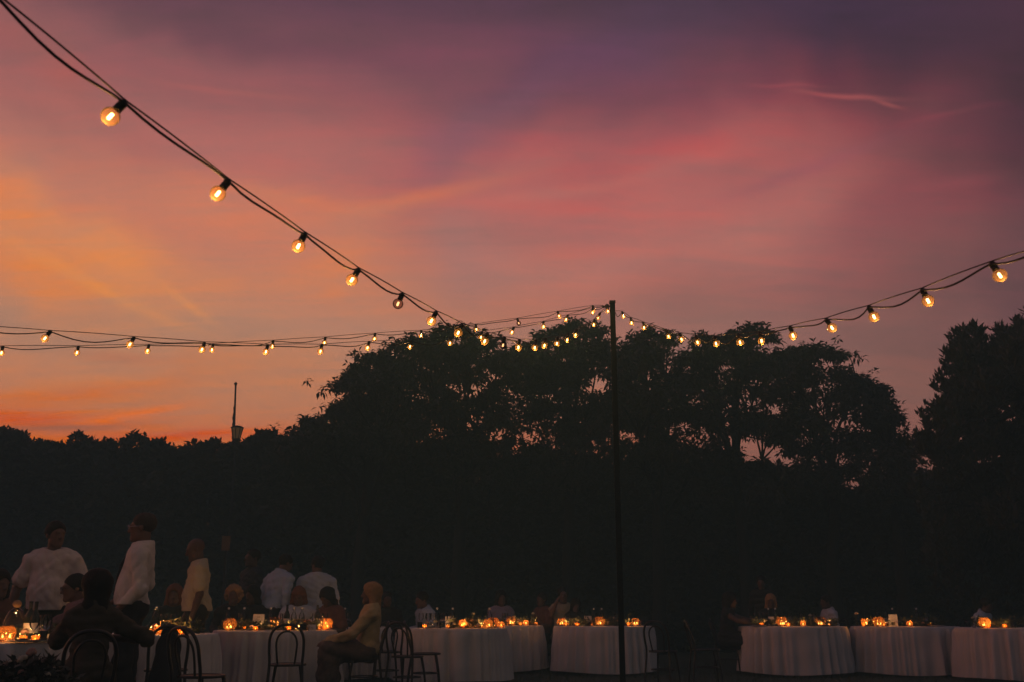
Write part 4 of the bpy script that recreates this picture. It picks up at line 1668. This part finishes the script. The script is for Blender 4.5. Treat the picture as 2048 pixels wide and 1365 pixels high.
def person(x, y, facing, label, height=1.75, sit=False, lean=0, roll=0, turn=0, head_yaw=0, head_pitch=0, arms=None, build=1.0, belly=0.0,
           top='shirt_white', sleeves='long', bottom='black_cloth', dress=False, hair=('short', 'hair_brown'), skin='skin', glasses=False, tie=False,
           collar=True, tuck=True, h=0.012, seed=1, chair_label=None, skirt=False):
    """facing: degrees, 0 = looks at the camera, positive turns towards +x (photo right).
    local frame: the figure looks along -y, its right hand at -x."""
    s = height / 1.75
    root = empty('person', (x, y, 0), R(facing))
    tag(root, label, 'person', 'wedding guests')
    pz = 0.53 if sit else 0.95 * s
    pel = np.array([0, .10 if sit else 0, pz])
    U = rotm('Z', turn) @ rotm('X', lean) @ rotm('Y', roll)   # lean > 0 bends forward (-y)

    def up(p):
        """upper-body point given relative to the pelvis of a 1.75 m figure"""
        return pel + U @ (np.array(p, float) * np.array([s * build, s, s]))
    waist, chest, neck = up((0, 0, .17)), up((0, .0, .36)), up((0, .015, .525))
    shl, shr = up((.178, .012, .448)), up((-.178, .012, .448))
    Hd = rotm('Z', turn + head_yaw) @ rotm('X', lean * .75 + head_pitch)
    hc = neck + U @ np.array([0, -.02, .055]) * s + Hd @ np.array([0, -.005, .115]) * s
    A = dict(le=up((.235, .03, .20)), lw=up((.25, -.06, -.04)), re=up((-.235, .03, .20)), rw=up((-.25, -.06, -.04)))
    if sit:
        A = dict(le=up((.24, -.02, .22)), lw=np.array([.12, -.36, .68]), re=up((-.24, -.02, .22)), rw=np.array([-.12, -.36, .68]))
    if arms:
        for k_, v_ in arms.items():
            A[k_] = np.array(v_, float)
    bs = build
    if sit:
        hipl, hipr = pel + [.10 * bs, -.01, -.02], pel + [-.10 * bs, -.01, -.02]
        knl, knr = np.array([.12, -.36, .52]), np.array([-.12, -.36, .52])
        anl, anr = np.array([.12, -.36, .09]), np.array([-.12, -.38, .09])
    else:
        hipl, hipr = pel + [.09 * s * bs, 0, -.03], pel + [-.09 * s * bs, 0, -.03]
        knl, knr = np.array([.10 * s, -.02, .50 * s]), np.array([-.10 * s, -.01, .50 * s])
        anl, anr = np.array([.11 * s, .03, .085]), np.array([-.11 * s, .03, .085])
    allp = np.array([pel, waist, chest, neck, hc + [0, 0, .14 * s], hc - [0, 0, .05], A['le'], A['lw'], A['re'], A['rw'], knl, knr, anl, anr])
    lo, hi = allp.min(0) - .27, allp.max(0) + .27
    lo[2], hi[2] = -.03, allp[:, 2].max() + .10

    def torso(F, g, k=.05):
        F.ell(chest + U @ np.array([0, .005, .01]) * s, np.array([.168 * bs, .108, .19]) * s, U, k, g)
        F.ell(waist + U @ np.array([0, -.01 - belly * .3, -.02]) * s, np.array([.150 * bs + belly * .2, .108 + belly * .5, .19]) * s, U, k, g)
        F.ell(pel + [0, .01, .0], np.array([.165 * bs, .12, .13]) * s, None, k, g)
        for sh_ in (shl, shr):
            F.cap(neck + (sh_ - neck) * .25, sh_, .06 * s, .062 * s, .04, g)
            F.cap(neck + U @ np.array([0, .02, .03]) * s, neck + (sh_ - neck) * .72, .042 * s, .05 * s, .04, g)

    def hand(F, w, e):
        d = w - e
        d = d / np.linalg.norm(d)
        sd = np.cross(d, [0, 0, 1.0])
        if np.linalg.norm(sd) < .2:
            sd = np.array([0, 1.0, 0])
        sd /= np.linalg.norm(sd)
        nn = np.cross(sd, d)
        pc_ = w + d * .05
        F.cap(w, pc_ + sd * .018, .026, .022, .015)
        F.cap(w, pc_ - sd * .018, .026, .022, .015)
        for i, (o, ln) in enumerate(((-.030, .062), (-.010, .075), (.010, .080), (.030, .070))):
            b0_ = pc_ + sd * o + d * .022
            b1_ = b0_ + d * ln * .5 - nn * .008
            b2_ = b1_ + d * ln * .42 - nn * .026
            F.cap(b0_, b1_, .0095, .009, .004)
            F.cap(b1_, b2_, .009, .0078, .004)
        t0_ = w + d * .03 + sd * .028
        t1_ = t0_ + d * .035 + sd * .022 - nn * .012
        F.cap(t0_, t1_, .0125, .0105, .006)
        F.cap(t1_, t1_ + d * .03 - nn * .01, .0105, .009, .004)

    def H(p):
        return hc + Hd @ (np.array(p) * s)

    B = Field(lo, hi, h)
    torso(B, -.022)
    B.cap(neck - U @ np.array([0, 0, .06]) * s, hc + Hd @ np.array([0, .025, -.06]) * s, .062 * s, .055 * s, .03)
    for sh_, e_, w_ in ((shl, A['le'], A['lw']), (shr, A['re'], A['rw'])):
        ta = .82 if sleeves in ('long', 'rolled') else 1.0
        tb = .8 if sleeves == 'long' else 1.0
        B.cap(sh_, e_, .054 * s * ta, .042 * s * ta, .03)
        B.cap(e_, e_ + (w_ - e_) * .35, .042 * s * min(ta, 1), .041 * s * tb, .02)
        B.cap(e_ + (w_ - e_) * .35, w_, .041 * s * tb, .027 * s, .02)
        hand(B, w_, e_)
    for hp_, kn_, an_ in ((hipl, knl, anl), (hipr, knr, anr)):
        B.cap(hp_, kn_, .088 * s, .058 * s, .04)
        B.cap(kn_, kn_ + (an_ - kn_) * .35 + np.array([0, .018, 0]), .057 * s, .056 * s, .03)
        B.cap(kn_ + (an_ - kn_) * .35 + np.array([0, .018, 0]), an_, .056 * s, .036 * s, .03)
        B.cap(an_ + [0, .03, -.035], an_ + [0, -.13, -.052], .036, .028, .03)
    # head
    B.ell(H((0, .022, .035)), np.array([.076, .096, .088]) * s, Hd, .02)
    B.ell(H((0, -.028, -.02)), np.array([.062, .066, .095]) * s, Hd, .03)
    B.cap(H((-.038, -.02, -.075)), H((0, -.072, -.098)), .026 * s, .022 * s, .025)
    B.cap(H((.038, -.02, -.075)), H((0, -.072, -.098)), .026 * s, .022 * s, .025)
    B.cap(H((-.035, -.082, .022)), H((.035, -.082, .022)), .014 * s, .014 * s, .015)
    B.ell(H((.030, -.094, .004)), np.array([.017, .014, .012]) * s, Hd, .010, cut=True)
    B.ell(H((-.030, -.094, .004)), np.array([.017, .014, .012]) * s, Hd, .010, cut=True)
    B.ell(H((.030, -.078, .004)), np.array([.0125] * 3) * s, Hd, .004)
    B.ell(H((-.030, -.078, .004)), np.array([.0125] * 3) * s, Hd, .004)
    B.cap(H((0, -.088, .012)), H((0, -.112, -.030)), .010 * s, .0135 * s, .012)
    B.cap(H((-.012, -.10, -.034)), H((.012, -.10, -.034)), .010 * s, .010 * s, .008)
    B.cap(H((-.020, -.085, -.060)), H((.020, -.085, -.060)), .0085 * s, .0085 * s, .008)
    for q in (-1, 1):
        B.ell(H((q * .077, .018, -.008)), np.array([.010, .020, .032]) * s, Hd, .006)
    obj('body', B.mesh('body', skin), root)

    # clothing
    T = Field(lo, hi, h)
    g = .026 if top == 'blazer' else .015
    torso(T, g)
    T.cap(neck - U @ np.array([0, -.005, .07]) * s, neck + U @ np.array([0, 0, .03]) * s, .080 * s, .066 * s, .05)
    if not tuck and not dress and not sit:
        T.cap(pel + [0, .0, .06], pel + [0, .0, -.05 * s], .135 * s * bs, .15 * s * bs, .06, .0)
    for sh_, e_, w_ in ((shl, A['le'], A['lw']), (shr, A['re'], A['rw'])):
        if sleeves == 'long':
            T.cap(sh_, e_, .057 * s, .048 * s, .012, g * .6)
            T.cap(e_, e_ + (w_ - e_) * .93, .048 * s, .033 * s, .012, g * .5)
            T.cap(e_ + (w_ - e_) * .88, e_ + (w_ - e_) * .96, .036 * s, .036 * s, .006, g * .5)
        elif sleeves == 'rolled':
            T.cap(sh_, e_, .057 * s, .050 * s, .012, g * .6)
        elif sleeves == 'short':
            T.cap(sh_, sh_ + (e_ - sh_) * .70, .060 * s, .066 * s, .012, g * .6)
    if dress:
        for hp_, kn_ in ((hipl, knl), (hipr, knr)):
            T.cap(hp_, kn_ + [0, 0, .0], .10 * s, .085 * s, .08, g)
        T.cap(pel, (knl + knr) / 2, .13, .12, .08, g)
        if sit:
            T.cap((knl + knr) / 2, (knl + knr) / 2 + [0, .02, -.30], .12, .13, .06, g)
    T.wrinkle(.0075, 52, seed)
    nn_ = U @ np.array([0, -.18, 1.0])
    nn_ /= np.linalg.norm(nn_)
    T.plane(neck + U @ np.array([0, 0, .052]) * s, nn_)
    T.ell(neck + U @ np.array([0, -.018, .062]) * s, np.array([.078, .085, .062]) * s, U, .012, cut=True)
    if not tuck and not dress and not sit:
        T.plane(pel + [0, 0, -.01], np.array([0, 0, -1.0]))
    if tuck and not dress:
        T.plane(pel + [0, 0, .03], np.array([0, 0, -1.0]))
    if collar:
        ring = []
        for t in np.linspace(0, 2 * math.pi, 15)[:-1]:
            ring.append(neck + U @ np.array([.068 * math.sin(t), -.004 + .072 * math.cos(t + math.pi), .034 - .012 * math.cos(t)]) * s)
        for i in range(14):
            T.cap(ring[i], ring[(i + 1) % 14], .0145, .0145, .008)
    obj('dress' if dress else ('jacket' if top in ('blazer',) else 'shirt'), T.mesh('shirt', top), root)
    if not dress or sit:
        L_ = Field(lo, hi, h)
        if skirt:
            for hp_, kn_, an_ in ((hipl, knl, anl), (hipr, knr, anr)):
                L_.cap(hp_, kn_, .105 * s, .09 * s, .08, .01)
                L_.cap(kn_, an_ + [0, .0, .12], .09 * s, .11 * s, .09, .01)
            L_.cap(pel, (knl + knr) / 2, .14, .11, .08)
            L_.cap((knl + knr) / 2, (anl + anr) / 2 + [0, 0, .12], .11, .13, .08)
            L_.wrinkle(.012, 34, seed + 5)
            obj('skirt', L_.mesh('skirt', bottom), root)
        elif not dress:
            L_.ell(pel + [0, .01, .0], np.array([.17 * bs, .125, .13]) * s, None, .05, .008)
            L_.plane(pel + [0, 0, .07], np.array([0, 0, 1.0]))
            for hp_, kn_, an_ in ((hipl, knl, anl), (hipr, knr, anr)):
                L_.cap(hp_, kn_, .094 * s, .072 * s, .04, .008)
                L_.cap(kn_, an_, .072 * s, .062 * s, .03, .008)
            L_.wrinkle(.006, 22, seed + 5)
            obj('trousers', L_.mesh('trousers', bottom), root)
    Sh = Field(np.minimum(anl, anr) - .25, np.maximum(anl, anr) + .2, h)
    for an_ in (anl, anr):
        Sh.cap(an_ + [0, .035, -.035], an_ + [0, -.145, -.048], .046, .038, .03)
        Sh.cap(an_ + [0, .03, .0], an_ + [0, .02, -.03], .046, .046, .03)
    Sh.plane(np.array([0, 0, .004]), np.array([0, 0, -1.0]))
    obj('shoes', Sh.mesh('shoes', 'shoe'), root)

    # hair
    style, hm = hair
    if style != 'bald':
        G = Field(hc - .36, hc + .22, min(h, .011))
        rg = np.random.default_rng(seed + 40)
        th = {'short': .010, 'crop': .006, 'long': .028, 'bun': .016, 'curly': .018, 'bob': .024}[style]
        G.ell(H((0, .026, .042)), np.array([.078, .098, .088]) * s, Hd, .02, th)
        if style in ('long', 'bob'):
            drop = -.30 if style == 'long' else -.17
            for q in (-1, 1):
                G.cap(H((q * .066, .02, .03)), H((q * .088, .035, drop * .55)), .040 * s, .042 * s, .03)
                G.cap(H((q * .082, .035, drop * .55)), H((q * .078, .06, drop)), .042 * s, .026 * s, .03)
            G.cap(H((0, .07, .02)), H((0, .085, drop)), .07 * s, .05 * s, .05)
        if style == 'bun':
            G.ell(H((0, .10, .075)), np.array([.05, .045, .045]) * s, Hd, .015)
        if style == 'curly':
            for _ in range(110):
                v_ = rg.normal(0, 1, 3)
                v_ /= np.linalg.norm(v_)
                if v_[1] < -.45 and v_[2] < .35:
                    continue
                p_ = H((v_[0] * .112, .035 + v_[1] * .112, .018 + v_[2] * .118))
                G.ell(p_, np.array([.028] * 3) * rg.uniform(.7, 1.3) * s, Hd, .012)
        G.wrinkle(.003, 60, seed + 9)
        if style in ('short', 'crop'):
            G.plane(H((0, 0, -.028)), Hd @ np.array([0, -.75, -.66]))
            G.ell(H((0, -.085, -.045)), np.array([.084, .070, .085]) * s, Hd, .006, cut=True)
        else:
            G.ell(H((0, -.095, -.03)), np.array([.070, .082, .098]) * s, Hd, .008, cut=True)
        obj('hair', G.mesh('hair', hm), root)
    if glasses:
        m_ = MB()
        for q in (-1, 1):
            ring = [H((q * .032 + .025 * math.cos(t), -.106, .004 + .020 * math.sin(t))) for t in np.linspace(0, 2 * math.pi, 14, endpoint=False)]
            m_.tube(ring, .0032, 5, closed=True)
            m_.tube([H((q * .057, -.104, .008)), H((q * .078, .0, .010)), H((q * .077, .03, -.002))], .003, 5)
        m_.tube([H((-.008, -.108, .006)), H((.008, -.108, .006))], .003, 5)
        obj('spectacles', m_.mesh('spectacles', 'steel' if glasses == 'steel' else 'wood_black'), root)
    if tie:
        m_ = MB()
        pts_ = [(0, -.082, .50), (0, -.106, .45), (0, -.134, .36), (0, -.142, .24), (0, -.146, .10)]
        wd_ = [.018, .020, .03, .036, .042]
        V_ = []
        for (px_, py_, pz_), w_ in zip(pts_, wd_):
            for q, dy_ in ((-1, 0), (0, -.008), (1, 0)):
                V_.append(up((q * w_, py_ + dy_ - belly * .5 * (1 if pz_ < .4 else 0), pz_)))
            V_.append(up((0, py_ + .012, pz_)))
        F_ = []
        for i in range(len(pts_) - 1):
            a_ = i * 4
            F_ += [(a_, a_ + 1, a_ + 5, a_ + 4), (a_ + 1, a_ + 2, a_ + 6, a_ + 5), (a_ + 2, a_ + 3, a_ + 7, a_ + 6), (a_ + 3, a_, a_ + 4, a_ + 7)]
        m_.add(V_, F_)
        m_.ball(tuple(up((0, -.085, .505))), .02, 8, 6)
        obj('tie', m_.mesh('tie', 'navy'), root)
    if sit and chair_label:
        a_ = R(facing)
        ox, oy = 0.0, .06
        chair(x + ox * math.cos(a_) - oy * math.sin(a_), y + ox * math.sin(a_) + oy * math.cos(a_), facing, chair_label)
    return root


def P(px, Y, *a, **k):
    return person(xat(px, Y, 1200), Y, *a, **k)


NEAR = .010
P(97, 10.5, 8, 'man in a white T-shirt standing behind the leftmost table, head turned right', height=1.87, build=1.10, belly=.05, top='tee_white', sleeves='short',
  collar=False, tuck=False, hair=('short', 'hair_brown'), head_yaw=42, h=NEAR, seed=3, arms=dict(re=(-.335, .05, 1.23), rw=(-.34, -.08, .98), le=(.325, .05, 1.23), lw=(.31, -.13, 1.0)))
P(264, 9.75, -78, 'tall man in white shirt, dark tie and glasses standing in profile', height=1.89, build=.96, belly=.03, top='shirt_white', sleeves='long', tie=True,
  hair=('crop', 'hair_grey'), head_yaw=-6, head_pitch=6, glasses='steel', h=NEAR, seed=4, lean=-4, arms=dict(re=(-.22, .10, 1.25), rw=(-.16, -.16, 1.10), le=(.265, .10, 1.20), lw=(.25, -.10, .99)))
P(396, 12.6, -70, 'bald man in a cream short-sleeved shirt standing with arm hanging down', height=1.85, build=1.04, belly=.045, top='shirt_cream', sleeves='short', tuck=False,
  hair=('bald', 'hair_grey'), head_yaw=-8, head_pitch=16, h=NEAR, seed=5, lean=3, skin='skin_dark', arms=dict(re=(-.27, .02, 1.20), rw=(-.25, -.12, .95), le=(.28, .0, 1.19), lw=(.27, -.07, .93)))
P(188, 7.7, 205, 'dark-haired woman in olive, back turned, elbow bent out over her chair', height=1.60, build=.80, sit=True, top='olive_cloth', sleeves='rolled', dress=True, collar=False,
  hair=('long', 'hair_black'), skin='skin_dark', head_yaw=40, h=NEAR, seed=6, lean=4, arms=dict(le=(.22, -.20, .78), lw=(.10, -.42, .80), re=(-.40, .04, .80), rw=(-.17, -.05, .80)),
  chair_label='bentwood chair under the dark-haired woman with the bent elbow')
P(150, 9.9, -62, 'guest in glasses and striped top reaching across the leftmost table', height=1.74, sit=True, top='stripe_cloth', sleeves='rolled', collar=True, glasses='dark',
  hair=('short', 'hair_black'), skin='skin', head_yaw=6, h=.011, seed=7, lean=10, arms=dict(re=(-.30, -.14, .86), rw=(-.34, -.38, .80)), chair_label='bentwood chair under the guest in the striped top')
P(3, 9.95, 60, 'guest cut off by the left photo edge, face lit warm', height=1.80, sit=True, top='rust_cloth', sleeves='short', collar=False, hair=('bob', 'hair_brown'), h=.012, seed=8,
  lean=2, chair_label='bentwood chair under the guest at the left photo edge')
P(346, 13.1, 12, 'long-haired woman in black seated behind the cream-shirt man', height=1.66, sit=True, top='black_cloth', sleeves='long', dress=True, collar=False, hair=('long', 'hair_red'), h=.011, seed=9,
  chair_label='bentwood chair under the woman behind the cream-shirt man')
P(465, 14.55, 8, 'woman with curly blond hair in black, facing the camera', height=1.72, sit=True, top='black_cloth', sleeves='long', dress=True, collar=False, hair=('curly', 'hair_blond'), h=.011, seed=10,
  head_pitch=4, chair_label='bentwood chair under the curly blond woman')
P(499, 15.05, -16, 'dark-haired guest in black beside the curly blond woman', height=1.74, sit=True, top='black_cloth', sleeves='long', collar=False, hair=('bob', 'hair_black'), h=.012, seed=11,
  head_yaw=-14, head_pitch=10, skin='skin_dark', chair_label='bentwood chair under the dark-haired guest in black')
P(500, 16.2, -48, 'tall man in a dark navy shirt standing farthest back', height=1.92, build=1.15, belly=.06, top='navy', sleeves='short', collar=True, tuck=False, hair=('crop', 'hair_brown'), skin='skin_dark', h=.012, seed=12)
P(541, 15.25, 146, 'man in a light blue shirt bending forward with his back turned', height=1.84, build=1.12, belly=.05, top='shirt_blue', sleeves='long', tuck=True, hair=('crop', 'hair_brown'), lean=20, head_pitch=6, head_yaw=-12, h=.011, seed=13)
P(632, 15.55, 192, 'man in a pale shirt with his back turned, right of the bending man', height=1.78, build=1.2, belly=.03, top='shirt_pale', sleeves='long', tuck=True, hair=('short', 'hair_black'), head_yaw=36, lean=4, h=.011, seed=14)
P(596, 14.95, 4, 'auburn-haired guest in pale blue seated between the two turned men', height=1.70, sit=True, build=1.12, top='shirt_pale', sleeves='short', collar=False, hair=('bob', 'hair_red'), head_pitch=18, h=.011, seed=15,
  chair_label='bentwood chair under the auburn-haired guest in pale blue')
P(660, 14.85, -34, 'black-haired guest in rust seated with bowed head', height=1.72, sit=True, top='rust_cloth', sleeves='short', collar=False, hair=('bob', 'hair_black'), skin='skin_dark', lean=10, head_pitch=24, h=.011, seed=16,
  chair_label='bentwood chair under the guest with bowed head')
P(723, 12.9, -82, 'woman in a tan blazer seated in profile with hands in her lap', height=1.70, sit=True, top='blazer', sleeves='long', dress=False, bottom='dress_floral', skirt=True, collar=True, tuck=False,
  hair=('long', 'hair_blond'), h=.0095, seed=17, lean=-2, head_pitch=2, arms=dict(re=(-.23, -.10, .72), rw=(-.08, -.40, .64), le=(.23, -.10, .72), lw=(.08, -.38, .64)), chair_label='bentwood chair under the woman in the tan blazer')
P(777, 16.75, 20, 'guest in a dark suit with a slip of white shirt, right of the blazer woman', height=1.62, sit=True, build=1.15, top='black_cloth', sleeves='long', hair=('short', 'hair_black'), skin='skin_dark', h=.012, seed=18,
  chair_label='bentwood chair under the guest in the dark suit')
P(852, 16.65, -58, 'man in a pale shirt leaning over the table behind the empty chairs', height=1.66, sit=True, build=1.1, top='shirt_blue', sleeves='long', hair=('short', 'hair_brown'), lean=16, h=.011, seed=19,
  chair_label='bentwood chair under the leaning man at the central table')
P(1005, 19.2, 14, 'long-haired woman in lilac behind the half-hidden table', height=1.74, sit=True, top='lilac', sleeves='short', dress=True, collar=False, hair=('long', 'hair_brown'), h=.012, seed=20,
  chair_label='bentwood chair under the woman in lilac')
P(1076, 19.0, -50, 'guest in rust with a warm-lit cheek, left of the raised-hand woman', height=1.68, sit=True, top='rust_cloth', sleeves='short', collar=False, hair=('short', 'hair_black'), skin='skin_dark', h=.012, seed=21,
  chair_label='bentwood chair under the guest with the warm-lit cheek')
P(1127, 18.8, 0, 'woman in a pale dress holding one hand to her face', height=1.88, sit=True, top='dress_pale', sleeves='none', dress=True, collar=False, hair=('bun', 'hair_brown'), h=.011, seed=22,
  arms=dict(re=(-.24, -.16, .92), rw=(-.13, -.16, 1.16)), chair_label='bentwood chair under the woman with her hand raised')
P(1153, 18.55, 10, 'long-haired child with lowered head before the woman in the pale dress', height=1.42, sit=True, top='black_cloth', sleeves='short', dress=True, collar=False, hair=('long', 'hair_brown'), head_pitch=20, h=.012, seed=23,
  chair_label='bentwood chair under the long-haired child')
P(1459, 17.35, 72, 'dark-dressed woman reaching onto the left table of the right-hand three', height=1.62, sit=True, top='black_cloth', sleeves='none', dress=True, collar=False, hair=('long', 'hair_black'), skin='skin', lean=10, h=.012, seed=24,
  arms=dict(le=(.26, -.20, .86), lw=(.20, -.46, .80), re=(-.24, -.14, .84), rw=(-.16, -.40, .80)), chair_label='bentwood chair under the reaching woman')
P(1526, 19.3, -20, 'guest standing bent in the dark behind the long-haired blond guest', height=1.62, top='black_cloth', sleeves='long', hair=('short', 'hair_brown'), lean=12, h=.013, seed=25)
P(1542, 18.55, -10, 'blond long-haired guest in black behind the wine glasses', height=1.58, sit=True, top='black_cloth', sleeves='long', dress=True, collar=False, hair=('long', 'hair_blond'), head_pitch=10, h=.012, seed=26,
  chair_label='bentwood chair under the blond guest behind the wine glasses')
P(1650, 18.45, -80, 'man in a white shirt seated in profile at the right-hand tables', height=1.58, sit=True, build=1.05, top='shirt_pale', sleeves='long', hair=('short', 'hair_brown'), skin='skin_dark', lean=8, h=.011, seed=27,
  chair_label='bentwood chair under the white-shirted man in profile')
P(1956, 17.25, 30, 'guest in a pale shirt bending low behind the rightmost table', height=1.50, sit=True, build=1.1, top='shirt_pale', sleeves='long', hair=('short', 'hair_brown'), skin='skin_dark', lean=22, turn=10, h=.012, seed=28,
  chair_label='bentwood chair under the guest bending at the rightmost table')

# ------------------------------------------------------------------ flower bed bush low at the left corner
rng = np.random.default_rng(77)
fx, fy = xat(58, 7.0, 1340), 7.0
fb = empty('flower_bush', (fx, fy, 0))
tag(fb, 'dark leafy flower bush low in the left photo corner', 'bush')
C = rng.normal(0, 1, (760, 3))
C /= np.linalg.norm(C, axis=1)[:, None]
C *= (rng.random(760) ** .4)[:, None] * np.array([.36, .26, .33])
C[:, 2] += .36
v, f = rosettes(C, 7, .075, .040, -.3, 1.2, rng, .2)
obj('foliage', mesh_np('foliage', v, f, 'leaf_hedge', False), fb)
m = MB()
for k in range(14):
    t = C[k * 7]
    m.tube([(0, 0, 0), tuple(t * .6), tuple(t)], .004, 5)
obj('stems', m.mesh('stems', 'bark'), fb)
for k in range(9):
    t = C[k * 11]
    obj('bloom', rose_me if k % 3 else rose_me_p, fb, loc=(t[0], -abs(t[1]) - .05, t[2] + .08), rot=(.6, 0, k), scale=1.1)

# ------------------------------------------------------------------ added scattering volume that lifts the blacks like faded film
hz = MB().box((0, 1150, 5.0), (3200, 2800, 13.0))
hm = bpy.data.materials.new('fade_haze')
hm.use_nodes = True
hm.node_tree.nodes.clear()
_n = NT(hm.node_tree)
_o = _n.n('ShaderNodeOutputMaterial')
_v = _n.n('ShaderNodeVolumePrincipled')
_v.inputs['Color'].default_value = (0.42, 0.94, 0.98, 1)  # cyan tint turns the lifted blacks neutral
_v.inputs['Density'].default_value = 0.0115
_v.inputs['Anisotropy'].default_value = 0.0
hm.node_tree.links.new(_v.outputs[0], _o.inputs['Volume'])
MATS['fade_haze'] = hm
hz_o = obj('fade_haze', hz.mesh('fade_haze', 'fade_haze', False))
tag(hz_o, 'added thin even veil lifting the blacks over the whole place', 'fade_haze', kind='stuff')
